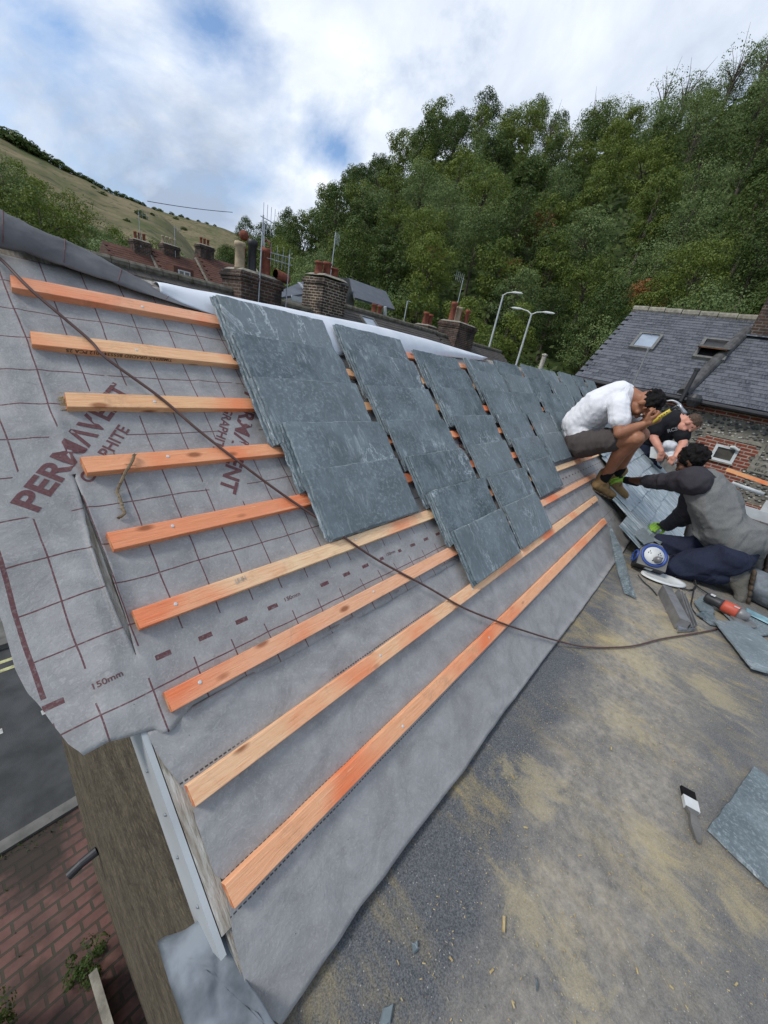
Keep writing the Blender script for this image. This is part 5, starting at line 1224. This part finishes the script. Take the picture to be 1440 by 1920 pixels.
# oval lid
lc = pl(1243, 1086, 2, ZF + .012); mb = MB(); vs = []; n = 36
for r_, z in ((0, .006), (.8, .006), (.88, .012), (1, .012), (1.02, 0)):
    for k in range(n): a = 2 * math.pi * k / n; vs.append(lc + Vector((.155 * r_ * math.cos(a), .085 * r_ * math.sin(a), z)))
mb.add([v_ for v_ in vs], [(j * n + k, j * n + (k + 1) % n, (j + 1) * n + (k + 1) % n, (j + 1) * n + k) for j in range(4) for k in range(n)])
for i, v_ in enumerate(mb.v): d_ = Matrix.Rotation(math.radians(-62), 3, 'Z') @ (Vector(v_) - lc); mb.v[i] = tuple(lc + d_)
tag(mb.build('oval_lid', MT['offwhite'], smooth=True), 'shallow white oval lid lying by the cable reel', 'lid')
# folded metal channels and a shiny pack
b0 = pl(1233, 1112, 2, ZF); b1 = pl(1264, 1178, 2, ZF); dch = (b1 - b0).normalized(); side = Vector((dch.y, -dch.x, 0)); side = side if side.y < 0 else -side
mch = empty('metal_soakers', b0, 'bundle of grey folded metal angles standing on edge on the flat roof', 'metal strips')
L_ = (b1 - b0).length; mb = MB(); mb.quad8([b0 + side * a + dch * b + Vector((0, 0, h)) for h in (0.002, .075) for a, b in ((0, 0), (0, L_), (.055, L_), (.055, 0))]); mb.build('channel', MT['grey_metal'], mch)
for k in range(3):
    mb = MB(); o1 = b0 + side * (.07 + .022 * k) + dch * (.02); o2 = b0 + side * (.062 + .02 * k) + dch * (L_ - .01 - .02 * k); mb.quad8([o1, o2, o2 + side * .003, o1 + side * .003, o1 + Vector((0, 0, .095 - .01 * k)) + side * .018, o2 + Vector((0, 0, .05)) + side * .012, o2 + Vector((0, 0, .05)) + side * .015, o1 + Vector((0, 0, .095 - .01 * k)) + side * .021]); mb.build('fin', MT['grey_metal'], mch)
foil = [(1266, 1124), (1288, 1132), (1303, 1180), (1272, 1182)]
P_ = [pl(p[0], p[1], 2, ZF + .02) for p in foil]; mb = MB(); mb.quad8([p - Vector((0, 0, .016)) for p in P_] + [p + Vector((0, 0, .004)) for p in P_]); o = mb.build('foil_pack', simple('crinkled_foil', (.55, .58, .62), (.25, .28, .32), 30, .28, .5, metal=.7, bump=.004, bscale=40)); tag(o, 'flat shiny silver packet beside the metal strips', 'packet')
# grinder
g0 = pl(1322, 1118, 2, ZF + .06); g1 = pl(1402, 1158, 2, ZF + .06); gd = (g1 - g0).normalized(); GL = (g1 - g0).length
gr = empty('angle_grinder', Vector((g0.x, g0.y, ZF)), 'dusty orange-red and black angle grinder lying on the broken slates', 'angle grinder')
m3 = gd.to_track_quat('Z', 'Y').to_matrix()
def ga(t): return g0 + gd * (GL * t)
MB().lathe([(.026, 0), (.032, .01), (.032, GL * .34), (.036, GL * .42)], ga(0), 16, m3).build('handle', MT['black'], gr, True)
MB().lathe([(.036, 0), (.041, .01), (.042, GL * .32), (.038, GL * .36)], ga(.42), 16, m3).build('motor_body', MT['red_plastic'], gr, True)
MB().lathe([(.037, 0), (.040, .01), (.034, GL * .12), (.028, GL * .24), (0, GL * .25)], ga(.785), 16, m3).build('gear_head', MT['grey_metal'], gr, True)
MB().lathe([(.0, -.004), (.062, -.004), (.062, -.001), (0, -.001)], ga(.96) - Vector((0, 0, .034)), 28).build('disc', MT['grey_metal'], gr)
MB().lathe([(.068, -.03), (.070, 0), (.03, .006), (0, .006)], ga(.96) - Vector((0, 0, .028)), 28).build('guard', MT['grey_metal'], gr)
up = Vector((0, 0, 1)); 
for t, sz in ((.10, .026), (.66, .028)):
    mb = MB(); c0 = ga(t) + Vector((-.35, -.2, .9)).normalized() * .0405; mb.box(c0, (sz, sz, .004), Matrix(((gd.x, -gd.y, 0), (gd.y, gd.x, 0), (0, 0, 1)))); mb.build('rating_label', MT['offwhite'], gr)
# roll of grey felt along the edge
r0 = pl(1392, 1085, 2, ZF + .11); r1 = pl(1470, 1122, 2, ZF + .11)
mb = MB(); dd = (r1 - r0).normalized(); mb.tube([r0 + (r1 - r0) * t for t in lin(0, 1.6, 8)], .115, 28); tag(mb.build('felt_roll', MT['lead'], smooth=True), 'thick roll of grey roofing felt lying behind the boots of the kneeling man', 'roll')
# paintbrush
br0 = pl(1289, 1480, 2, ZF + .012); br1 = pl(1310, 1580, 2, ZF + .012); d_ = (br1 - br0); L_ = d_.length; d_.normalize(); s_ = Vector((-d_.y, d_.x, 0))
br = empty('paintbrush', Vector((br0.x, br0.y, ZF)), 'old dusty paintbrush with white ferrule and dark bristles lying on the flat roof', 'paintbrush')
def slabp(mb, t0, w0, t1, w1, h0, h1, off=0.0): return mb.quad8([br0 + d_ * (L_ * t) + s_ * (w * sg) + Vector((0, 0, h + off)) for h in (h0, h1) for (t, w, sg) in ((t0, w0, -1), (t0, w0, 1), (t1, w1, 1), (t1, w1, -1))])
slabp(MB(), 0, .021, .20, .020, -.006, .004).build('bristles', MT['hair'], br); slabp(MB(), .20, .0215, .42, .021, -.008, .008).build('ferrule', MT['offwhite'], br)
mb = MB(); slabp(mb, .42, .019, .52, .010, -.006, .007); slabp(mb, .52, .010, .72, .014, -.006, .006); slabp(mb, .72, .014, .95, .008, -.005, .005); slabp(mb, .95, .008, 1.0, .004, -.004, .004); mb.build('handle', MT['grey_frame'], br)
# grit, chips and slate crumbs
mb = MB(); rr = R(44)
for k in range(4200):
    x = rr.uniform(.05, 4.1); y = -.28 - abs(rr.gauss(0, .5)) if k % 3 else rr.uniform(-1.7, -.25)
    if y < -2.2: continue
    s = rr.uniform(.0006, .0016) * (1 if rr.random() < .95 else 2.2); p = Vector((x, y, ZF + .001)); a = rr.uniform(0, 6.28)
    l = s * rr.uniform(1, 2.6); d1 = Vector((math.cos(a), math.sin(a), rr.uniform(-.1, .3))) * l; d2 = Vector((-math.sin(a), math.cos(a), 0)) * s * .7; h = Vector((0, 0, s * .6))
    mb.quad8([p - d1 - d2, p + d1 - d2, p + d1 + d2, p - d1 + d2, p - d1 * .8 - d2 * .8 + h, p + d1 * .8 - d2 * .8 + h, p + d1 * .8 + d2 * .8 + h, p - d1 * .8 + d2 * .8 + h], 0 if rr.random() < .6 else 1)
tag(mb.build('grit_and_chips', [MT['chips'], MT['mortar']]), kind='stuff')
p = pl(945, 1718, 2, ZF + .003); q = pl(944, 1748, 2, ZF + .003); mb = MB(); mb.beam(p, q, .006, .004); tag(mb.build('wood_sliver', MT['chips']), 'pale curved wood sliver on the dusty felt low in the picture', 'wood chip')
for k, pts_ in enumerate(([(772, 1768), (782, 1762), (784, 1782), (775, 1790)], [(718, 1888), (738, 1880), (732, 1920), (708, 1930)], [(1003, 1832), (1010, 1848), (1006, 1862)])):
    flat_slate(pts_, ZF + .002, .005, ['small slate crumb lying near the membrane edge low in the picture', 'flat slate flake at the bottom edge beside the felt seam', 'pointed slate splinter on the felt near the bottom edge'][k])
# ================================================================== PEOPLE
def ico():
    bm = bmesh.new(); bmesh.ops.create_icosphere(bm, subdivisions=2, radius=1.0); vs = [v.co.copy() for v in bm.verts]; fs = [tuple(v.index for v in f.verts) for f in bm.faces]; bm.free(); return vs, fs
ICO = ico()
class Blob:
    """union of tapered limbs and ellipsoids grown into one continuous skin"""
    def __init__(s): s.mb = MB()
    def ell(s, c, r, m=None):
        c = Vector(c); r = (r, r, r) if isinstance(r, (int, float)) else r; m = m or Matrix.Identity(3)
        s.mb.add([c + m @ Vector((v.x * r[0], v.y * r[1], v.z * r[2])) for v in ICO[0]], ICO[1]); return s
    def limb(s, pts, rr, flat=1.0):
        pts = [Vector(p) for p in pts]
        for i in range(len(pts) - 1):
            a, b = pts[i], pts[i + 1]; n = max(2, int((b - a).length / (min(rr[i], rr[i + 1]) * .45)) + 1)
            for k in range(n + 1):
                t = k / n; s.ell(a.lerp(b, t), rr[i] + (rr[i + 1] - rr[i]) * t)
        return s
    def build(s, name, mat, parent=None, vox=.008, smooth=4, disp=0.0, dsc=14, loc=None, fold=None):
        o = s.mb.build(name + '_raw', mat); r = o.modifiers.new('r', 'REMESH'); r.mode = 'VOXEL'; r.voxel_size = vox
        sm = o.modifiers.new('s', 'SMOOTH'); sm.factor = .5; sm.iterations = smooth
        dg = bpy.context.evaluated_depsgraph_get(); me = bpy.data.meshes.new_from_object(o.evaluated_get(dg)); bpy.data.objects.remove(o); me.name = name
        me.update(); n = len(me.vertices); co = np.zeros(n * 3); me.vertices.foreach_get('co', co); co = co.reshape(-1, 3)
        if disp:
            no = [Vector(v.normal) for v in me.vertices]
            for i in range(n):
                p = co[i]; q = fn3(p[0] * dsc, p[1] * dsc, p[2] * dsc * .6) + .5 * fn3(p[0] * dsc * 2.3, p[1] * dsc * 2.3, p[2] * dsc * 2.3)
                if fold: q = (1 - abs(fn3(*(fold(p)))) * 3.2) * 1.0 + q * .35
                co[i] = co[i] + np.array(no[i]) * (disp * q)
        off = np.array(parent.location if (parent and loc is None) else (loc if loc is not None else (0, 0, 0)))
        base = np.array(loc) if loc is not None else np.array((0, 0, 0.)); co = co - base
        me.vertices.foreach_set('co', co.ravel()); me.materials.clear(); me.materials.append(mat); me.polygons.foreach_set('use_smooth', [True] * len(me.polygons)); me.update()
        o = bpy.data.objects.new(name, me); COL.objects.link(o); o.location = base
        if parent: o.parent = parent; o.matrix_parent_inverse = Matrix.Translation(-Vector(parent.location))
        return o
def frame(fwd, up):
    f = Vector(fwd).normalized(); u = Vector(up); u = (u - f * u.dot(f)).normalized(); r = f.cross(u); return Matrix((r, f, u)).transposed()   # columns: right, forward, up
def head(b, c, F, sc=1.0):
    """c = centre of the skull, F frame (right, face direction, crown)"""
    def P(x, y, z): return Vector(c) + F @ (Vector((x, y, z)) * sc)
    def E(x, y, z, a, b_, c_): b.ell(P(x, y, z), (a * sc, b_ * sc, c_ * sc), F)
    E(0, -.01, .02, .074, .093, .088); E(0, .03, -.045, .060, .062, .068); E(0, .052, -.085, .036, .034, .030)
    for sx in (-1, 1):
        E(sx * .076, -.006, -.012, .009, .020, .032); E(sx * .079, -.012, .004, .008, .015, .016); E(sx * .038, .062, -.030, .024, .022, .022); E(sx * .03, .078, .018, .026, .013, .009)
        E(sx * .011, .100, -.040, .009, .009, .008)
    E(0, .088, -.012, .010, .014, .030); E(0, .103, -.034, .012, .014, .012); E(0, .088, -.068, .022, .010, .006); E(0, .086, -.078, .019, .010, .007)
    return P
def hand(b, wrist, d, up, side, curl, sc=1.0, spread=.018, thumb=1, palm=.5):
    """d = pointing direction, up = back of hand; curl in radians per joint"""
    d = Vector(d).normalized(); up = Vector(up); up = (up - d * up.dot(d)).normalized(); r = d.cross(up) * side; w = Vector(wrist); tips = []
    b.limb([w, w + d * .03 * sc], [.026 * sc, .030 * sc])
    for q in (-.026, -.009, .009, .026): b.limb([w + d * .03 * sc + r * q * .8 * sc, w + d * .085 * sc + r * q * sc], [.016 * sc, .013 * sc])
    for k, (q, l) in enumerate(((-.030, .062), (-.010, .074), (.010, .070), (.029, .054))):
        p = w + d * .088 * sc + r * q * sc; a = 0; dd = d.copy(); seg_ = [p]
        for j, f in enumerate((.45, .32, .25)):
            a += curl * (1.0 if j == 0 else .9) + (k - 1.5) * .04
            dd = (d * math.cos(a) - up * math.sin(a)); p = p + dd * (l * f * sc); seg_.append(p)
        b.limb(seg_, [.0105 * sc, .0098 * sc, .009 * sc, .0078 * sc]); tips.append(p)
    t0 = w + d * .030 * sc - r * .030 * sc; dd = (d * .6 - r * .75 - up * .25).normalized(); t1 = t0 + dd * .038 * sc; t2 = t1 + (d * .8 - r * .15 - up * .5).normalized() * .032 * sc; t3 = t2 + (d * .7 + r * .2 - up * .6).normalized() * .026 * sc
    b.limb([t0, t1, t2, t3], [.017 * sc, .0125 * sc, .0112 * sc, .009 * sc]); return tips
def boot(parent, ankle, toe_dir, up, L, mats, sc=1.0, name='boot', laces=True, shaft=.12):
    F = frame(toe_dir, up); a = Vector(ankle)
    def P(x, y, z): return a + F @ (Vector((x, y, z)) * sc)
    b = Blob(); b.limb([P(0, -.015, shaft * .7), P(0, -.012, 0)], [.060 * sc, .056 * sc]); b.limb([P(0, -.035, -.045), P(0, .05, -.045), P(0, .13, -.062), P(0, .185, -.066)], [.046 * sc, .048 * sc, .044 * sc, .036 * sc])
    b.ell(P(0, .15, -.06), (.050 * sc, .065 * sc, .040 * sc), F); b.limb([P(0, 0, 0), P(0, .08, -.04)], [.05 * sc, .04 * sc])
    o = b.build(name, MT[mats[0]], parent, .007, 4, .003, 30)
    m = Blob()
    for y, w in ((-.06, .036), (-.03, .042), (0, .041), (.05, .040), (.10, .046), (.15, .048), (.19, .040), (.21, .028)): m.ell(P(0, y, -.105), (w * sc, .034 * sc, .017 * sc), F)
    m.build('sole', MT[mats[1]], o, .006, 2)
    if laces:
        l = MB()
        for k in range(5): z = .01 - k * .017; y = .036 + k * .020; l.tube([P(-.03, y, z + .012), P(0, y + .012, z + .022), P(.03, y, z + .012)], .003, 5)
        l.tube([P(0, .05, .01), P(.03, .075, -.0), P(.045, .07, -.03), P(.03, .09, -.02), P(0, .055, .01)], .0026, 5); l.build('laces', MT['black'], o)
    return o
# ---- A: man in white T-shirt sitting on the roof with a hammer
def personA():
    X = 3.55
    pn, pf = Vector((3.62, .46, .575)), Vector((3.86, .46, .575)); pel = Vector((3.74, .50, .60))
    kn, kf = pl(1193, 822, 0, 3.50), pl(1203, 815, 0, 3.82)
    an = pl(1130, 900, 0, 3.80); af = pl(1155, 893, 0, 4.02); 
    waist = pl(1087, 795, 0, 3.72); chest = pl(1125, 762, 0, 3.68); upc = pl(1158, 745, 0, 3.68); neck = pl(1180, 738, 0, 3.68)
    sn = pl(1160, 762, 0, 3.52); sf = sn + Vector((.36, -.02, .01)); en = pl(1162, 812, 0, 3.44); wn_ = pl(1208, 795, 0, 3.50); ef = pl(1196, 806, 0, 3.86); wf_ = pl(1213, 786, 0, 3.66)
    hc = pl(1209, 757, 0, 3.67); F = frame((0, -.18, -1), (0, -1, -.25))
    b = Blob(); b.limb([pn, kn], [.092, .062]); b.limb([pf, kf], [.092, .062]); b.ell(kn, .064); b.ell(kf, .064)
    for k_, a_ in ((kn, an), (kf, af)):
        mid = k_.lerp(a_, .35) + Vector((0, .030, 0)); b.limb([k_, mid, k_.lerp(a_, .75) + Vector((0, .008, 0)), a_], [.058, .064, .046, .040])
    b.limb([pel, waist, chest], [.12, .12, .135]); b.limb([chest, upc], [.13, .12]); b.limb([upc, neck, hc + F @ Vector((0, -.03, -.03))], [.10, .062, .055])
    b.limb([upc, sn], [.09, .07]); b.limb([upc, sf], [.09, .07])
    for s_, e_, w_ in ((sn, en, wn_), (sf, ef, wf_)):
        b.limb([s_, s_.lerp(e_, .5) + Vector((0, .0, .0)), e_], [.064, .056, .045]); b.limb([e_, e_.lerp(w_, .35), w_], [.047, .046, .029])
    head(b, hc, F, 1.08)
    d1 = (pl(1229, 786, 0, 3.50) - wn_).normalized(); hand(b, wn_, d1, Vector((-.5, .2, -.7)), 1, .85, 1.05)
    hand(b, wf_, (pl(1226, 772, 0, 3.62) - wf_).normalized(), Vector((.4, -.3, .7)), -1, .75, 1.0)
    body = b.build('person', MT['skin_a'], None, .0075, 3, loc=(X + .19, .46, .50))
    tag(body, 'man in a white T-shirt and grey-brown shorts sitting on the roof holding a hammer', 'person')
    t = Blob(); t.limb([pel + Vector((0, .02, .04)), waist + Vector((0, .01, 0)), chest, upc], [.150, .152, .166, .142]); t.limb([pel + Vector((-.09, .0, .05)), waist + Vector((-.06, 0, 0)), chest + Vector((-.05, 0, 0))], [.115, .12, .13]); t.limb([pel + Vector((.09, 0, .05)), chest + Vector((.05, 0, 0))], [.115, .13])
    t.limb([upc, neck.lerp(upc, .35)], [.125, .085]); t.limb([upc, sn, sn.lerp(en, .50)], [.11, .088, .086]); t.limb([upc, sf, sf.lerp(ef, .5)], [.11, .088, .086])
    t.build('tshirt', MT['tee'], body, .0085, 5, .006, 11)
    s_ = Blob(); s_.limb([pel, pn], [.152, .128]); s_.limb([pel, pf], [.152, .128]); s_.limb([pn, pn.lerp(kn, .60)], [.126, .100]); s_.limb([pf, pf.lerp(kf, .60)], [.126, .100]); s_.build('shorts', MT['shorts'], body, .0085, 4, .010, 12, fold=lambda p: (p[1] * 12, p[0] * 5, p[2] * 4))
    h = Blob(); 
    for q in range(70):
        r_ = R(q + 900); x, y, z = r_.gauss(0, 1), r_.gauss(-.25, .9), abs(r_.gauss(0, 1)) * 1.0 - .12; v = Vector((x, y, z)).normalized()
        if v.y > .55 and v.z < .5: continue
        h.ell(hc + F @ Vector((v.x * .080, v.y * .102 - .012, v.z * .100 + .022)), .024 if v.z > .3 else .014)
    h.ell(hc + F @ Vector((0, -.018, .034)), (.080, .092, .088), F); h.build('hair', MT['hair'], body, .006, 2, .006, 60)
    for sx in (-1, 1): Blob().ell(hc + F @ Vector((sx * .032, .088, .0)), .010).build('eye', MT['offwhite'], body, .003, 1)
    sock = Blob().limb([an + Vector((0, 0, -.01)), an.lerp(kn, .22)], [.047, .046]); sock.build('sock', MT['black_tee'], body, .006, 2); Blob().limb([af, af.lerp(kf, .22)], [.047, .046]).build('sock', MT['black_tee'], body, .006, 2)
    toe = pl(1160, 941, 0, 3.97); heel = pl(1107, 915, 0, 3.72)
    boot(body, an + Vector((0, 0, -.02)), toe - heel, (0, .15, 1), .28, ('boot_tan', 'sole')); boot(body, af + Vector((0, 0, -.02)), Vector((.25, -.75, -.35)), (0, .1, 1), .28, ('boot_tan', 'sole'))
    # hammer gripped in the near hand
    h0 = pl(1226, 789, 0, 3.50); h1 = pl(1262, 766, 0, 3.47); hd = (h1 - h0).normalized()
    ham = empty('claw_hammer', h0, 'claw hammer with yellow grip and steel head held by the seated man', 'hammer')
    MB().tube([h0 - hd * .07, h0 - hd * .02, h0 + hd * .06, h0.lerp(h1, .88)], [.014, .0165, .0145, .013], 12).build('grip', MT['yellow'], ham, True)
    MB().tube([h0.lerp(h1, .84), h1 + hd * .035], [.0105, .0105], 10).build('shaft', MT['black'], ham, True)
    hx = h1 + hd * .035; cl = [pl(1250, 752, 0, 3.47), pl(1260, 751, 0, 3.47), pl(1270, 755, 0, 3.47), hx + (hx - h0) * .03, pl(1281, 772, 0, 3.47), pl(1283, 770, 0, 3.47)]
    m = MB(); m.tube(smooth_path([cl[0], cl[1], cl[2], pl(1275, 761, 0, 3.47)], 5), [.004 + .0005 * k for k in range(16)], 10); m.tube([pl(1273, 758, 0, 3.47), pl(1278, 766, 0, 3.47), pl(1282, 772, 0, 3.47), pl(1285, 776, 0, 3.47)], [.013, .011, .015, .015], 14); m.tube([h1 + hd * .02, pl(1274, 760, 0, 3.47)], [.011, .013], 10)
    m.build('head', MT['steel'], ham, True)
    m = MB(); 
    for k in range(4): m.box(h0.lerp(h1, .30 + .13 * k) + Vector((-.0165, 0, 0)), (.003, .008, .006))
    m.build('grip_marking', MT['black'], ham)
personA()
# ---- B: man in grey and charcoal raglan kneeling on the flat roof, back to us
def personB():
    pel = pl(1378, 1020, 0, 3.62); waist = pl(1352, 985, 0, 3.62); mid = pl(1338, 950, 0, 3.62); upc = pl(1318, 912, 0, 3.62); neck = pl(1304, 886, 0, 3.62); hc = pl(1296, 864, 0, 3.60)
    F = frame((.25, .75, -.62), (0, .55, .7))
    sn = pl(1300, 903, 0, 3.45); en = pl(1232, 903, 0, 3.72); wn_ = pl(1178, 901, 0, 3.90); sf = pl(1300, 955, 0, 3.82); ef = on2(1240, 985, .07).lerp(sf, .42) + Vector((0, .0, -.05)); wf_ = on2(1240, 985, .07)
    hn = pl(1368, 1048, 0, 3.46); hf = pl(1368, 1035, 0, 3.76); kn = pl(1250, 1062, 0, 3.42); kf = pl(1238, 1022, 0, 3.72); an = pl(1368, 1082, 0, 3.44); af = pl(1396, 1052, 0, 3.74)
    b = Blob(); b.limb([pel, waist, mid, upc], [.13, .125, .14, .12]); b.limb([upc, neck, hc], [.09, .06, .055])
    b.limb([upc, sn], [.09, .07]); b.limb([upc, sf], [.09, .07]); b.limb([sn, en], [.062, .045]); b.limb([en, en.lerp(wn_, .4), wn_], [.046, .044, .030]); b.limb([sf, ef], [.060, .045]); b.limb([ef, ef.lerp(wf_, .4), wf_], [.045, .042, .030])
    b.limb([hn, kn], [.09, .06]); b.limb([hf, kf], [.09, .06]); b.limb([kn, an], [.055, .04]); b.limb([kf, af], [.055, .04]); b.limb([pel, hn], [.12, .10]); b.limb([pel, hf], [.12, .10])
    head(b, hc, F, 1.05)
    body = b.build('person', MT['skin_b'], None, .008, 3, loc=(pel.x, pel.y, ZF)); tag(body, 'man in a grey shirt with charcoal sleeves and navy trousers kneeling on the flat roof', 'person')
    t = Blob(); t.limb([pel + Vector((0, -.02, .06)), waist, mid, upc], [.172, .176, .182, .140]); 
    for dx in (-.10, .10): t.limb([pel + Vector((dx, 0, .06)), waist + Vector((dx, 0, 0)), mid + Vector((dx, 0, 0)), upc + Vector((dx * .8, 0, 0))], [.138, .14, .142, .115])
    t.limb([mid + Vector((0, 0, -.04)), waist + Vector((0, 0, -.05))], [.14, .15])
    t.build('shirt', MT['heather'], body, .0085, 4, .015, 9, fold=lambda p: (p[1] * 4.5 + p[2] * 3.0, p[0] * 3.5 + p[2] * 2, p[2] * 4.5 - p[1] * 2.5))
    for s_, e_, w_, fr_ in ((sn, en, wn_, .30), (sf, ef, wf_, .42)):
        sl = Blob(); sl.limb([upc.lerp(neck, .3), s_], [.105, .112]); sl.limb([upc.lerp(s_, .4), s_, s_.lerp(e_, .5), e_, e_.lerp(w_, fr_)], [.112, .108, .078, .062, .056]); sl.build('sleeve', MT['sleeve'], body, .008, 3, .010, 13, fold=lambda p: (p[1] * 9, p[0] * 5, p[2] * 7))
    Blob().limb([upc.lerp(neck, .2), neck.lerp(upc, .25)], [.12, .085]).build('collar', MT['sleeve'], body, .008, 3)
    tr = Blob(); tr.limb([pel, hn], [.158, .130]); tr.limb([pel, hf], [.158, .130]); tr.limb([hn, kn], [.128, .088]); tr.limb([hf, kf], [.128, .090]); tr.limb([kn, kn.lerp(an, .5), kn.lerp(an, .86)], [.082, .082, .066]); tr.limb([kf, kf.lerp(af, .5), kf.lerp(af, .86)], [.082, .08, .066])
    tr.build('trousers', MT['navy'], body, .0085, 4, .016, 9, fold=lambda p: (p[1] * 5, p[0] * 4, p[2] * 9))
    h = Blob(); h.ell(hc + F @ Vector((0, -.022, .026)), (.089, .102, .096), F)
    for q in range(60):
        r_ = R(q + 300); v = Vector((r_.gauss(0, 1), r_.gauss(-.5, .8), r_.gauss(.35, .8))).normalized()
        if v.y > .5 or v.z < -.55: continue
        h.ell(hc + F @ Vector((v.x * .086, v.y * .10 - .022, v.z * .095 + .026)), .016)
    h.build('hair', MT['hair'], body, .0065, 2, .006, 70)
    for w_, d_, tgt in ((wn_, (pl(1140, 893, 0, 4.02) - wn_), 1), (wf_, (on2(1208, 988, .03) - wf_), 1)):
        g_ = Blob(); d_ = d_.normalized(); hand(g_, w_ + d_ * .015, d_, Vector((-.35, -.1, .9)), 1, .45, 1.12); go = g_.build('glove', MT['lime'], body, .0055, 2)
        c_ = Blob(); c_.limb([w_ - d_ * .085, w_ + d_ * .02], [.038, .035]); c_.build('black_cuff', MT['black_tee'], body, .006, 2)
        k_ = Blob(); k_.ell(w_ + d_ * .075 + Vector((-.02, 0, .018)), (.022, .026, .012), frame(d_, (-.35, -.1, .9))); k_.build('knuckle_pad', MT['black'], go, .004, 1)
    for a_, k_ in ((an, kn), (af, kf)):
        sh = (a_ - k_).normalized(); boot(body, a_ + sh * .02, Vector((0.05, -.28, -1)), -sh, .28, ('boot_dirty', 'sole'), .98, laces=False, shaft=.14)
personB()
# ---- C: man in black T-shirt leaning over the far verge
def personC():
    XC = 6.75; k = 1.0
    hip = pl(1222, 832, 0, XC + .25); mid = pl(1240, 812, 0, XC + .1); upc = pl(1258, 793, 0, XC); neck = pl(1276, 785, 0, XC - .05); hc = pl(1292, 795, 0, XC - .1); F = frame((-.15, -.25, -1), (0, -1, .15))
    s1 = pl(1231, 795, 0, XC - .15); e1 = pl(1226, 822, 0, XC - .22); w1 = pl(1240, 846, 0, XC - .3); s2 = pl(1278, 806, 0, XC - .05); e2 = pl(1281, 832, 0, XC - .15); w2 = pl(1267, 856, 0, XC - .3)
    sc = 1.22; b = Blob(); b.limb([hip, mid, upc], [.15, .145, .15]); b.limb([upc, neck, hc], [.11, .075, .065]); b.limb([upc, s1], [.11, .085]); b.limb([upc, s2], [.11, .085])
    for s_, e_, w_ in ((s1, e1, w1), (s2, e2, w2)): b.limb([s_, e_, e_.lerp(w_, .4), w_], [.068, .056, .054, .036])
    head(b, hc, F, 1.28); hand(b, w1, Vector((.1, -.25, -.9)), Vector((-.8, -.3, .3)), 1, .5, 1.15); hand(b, w2, Vector((.1, .25, -.9)), Vector((-.8, .3, .3)), -1, .5, 1.15)
    foot = Vector((hip.x + .25, hip.y + .1, -1.0))
    for dx in (-.14, .14): b.limb([hip + Vector((0, dx, 0)), Vector((hip.x + .1, hip.y + dx, -.45)), Vector((hip.x + .2, hip.y + dx, -.92))], [.12, .075, .055])
    body = b.build('person', MT['skin_c'], None, .009, 3, loc=tuple(foot)); tag(body, 'man in a black T-shirt bending over the far edge of the nailed slates', 'person')
    t = Blob(); t.limb([hip + Vector((0, 0, .05)), mid, upc], [.195, .185, .185]); t.limb([upc, neck.lerp(upc, .4)], [.15, .10]); t.limb([upc, s1, s1.lerp(e1, .45)], [.14, .118, .105]); t.limb([upc, s2, s2.lerp(e2, .45)], [.14, .118, .105]); ts = t.build('tshirt', MT['black_tee'], body, .010, 5, .008, 9)
    vs, fs = text_mesh('RCS', 1.0, .02); W, H = text_w(vs); p0 = pl(1252, 811, 0, XC - .24); p1 = pl(1271, 806, 0, XC - .24); pu = pl(1251, 805, 0, XC - .24); U_ = p1 - p0; V_ = pu - p0
    m = MB(); m.add([p0 + U_ * (a / W) + V_ * (c / .73) + Vector((-.03, 0, 0)) for a, c, _ in vs], fs); m.build('shirt_lettering', MT['grey_metal'], ts)
    tr = Blob(); tr.limb([hip, hip + Vector((0, 0, -.1))], [.18, .17])
    for dx in (-.14, .14): tr.limb([hip + Vector((0, dx, 0)), Vector((hip.x + .1, hip.y + dx, -.45)), Vector((hip.x + .2, hip.y + dx, -.88))], [.15, .10, .08])
    tr.build('trousers', MT['navy'], body, .010, 4, .008, 10)
    h = Blob(); h.ell(hc + F @ Vector((0, -.03, .042)), (.100, .118, .105), F); h.build('hair', MT['brown_hair'], body, .007, 2, .008, 50)
    for dx in (-.14, .14): boot(body, Vector((hip.x + .2, hip.y + dx, -.86)), (-1, 0, 0), (0, 0, 1), .28, ('boot_dirty', 'sole'), 1.1, laces=False)
personC()
# things by the far verge: scaffold deck, cutter, plastic sacks
tag(MB().bx((6.75, 1.4, -1.02), (8.1, -1.3, -.98)).build('scaffold_boards', MT['old_board']), 'scaffold boards beyond the far verge where the third man stands', 'boards')
p = pl(1252, 850, 0, 6.55); mb = MB(); mb.quad8([pl(a, c, 0, x) for x in (6.5, 6.62) for a, c in ((1218, 858), (1240, 862), (1238, 836), (1220, 838))]); tag(mb.build('plastic_tub', MT['offwhite']), 'small pale plastic tub set on the verge by the third man', 'tub')
b = Blob(); c0 = pl(1258, 850, 0, 6.75)
for q in range(16): r_ = R(q + 60); b.ell(c0 + Vector((r_.uniform(-.1, .1), r_.uniform(-.16, .13), r_.uniform(-.14, .12))), r_.uniform(.06, .10))
tag(b.build('plastic_sack', MT['white_sheet'], None, .014, 2, .02, 9, loc=tuple(c0)), 'crumpled white plastic sack behind the hands of the man in black', 'sack')
mb = MB(); mb.beam(pl(1236, 855, 0, 6.6), pl(1268, 893, 0, 6.4), .06, .10); mb.beam(pl(1243, 850, 0, 6.6), pl(1275, 886, 0, 6.4), .03, .04); tag(mb.build('slate_cutter', MT['grey_frame']), 'dark slate cutter standing along the far verge under the hands of the third man', 'slate cutter')
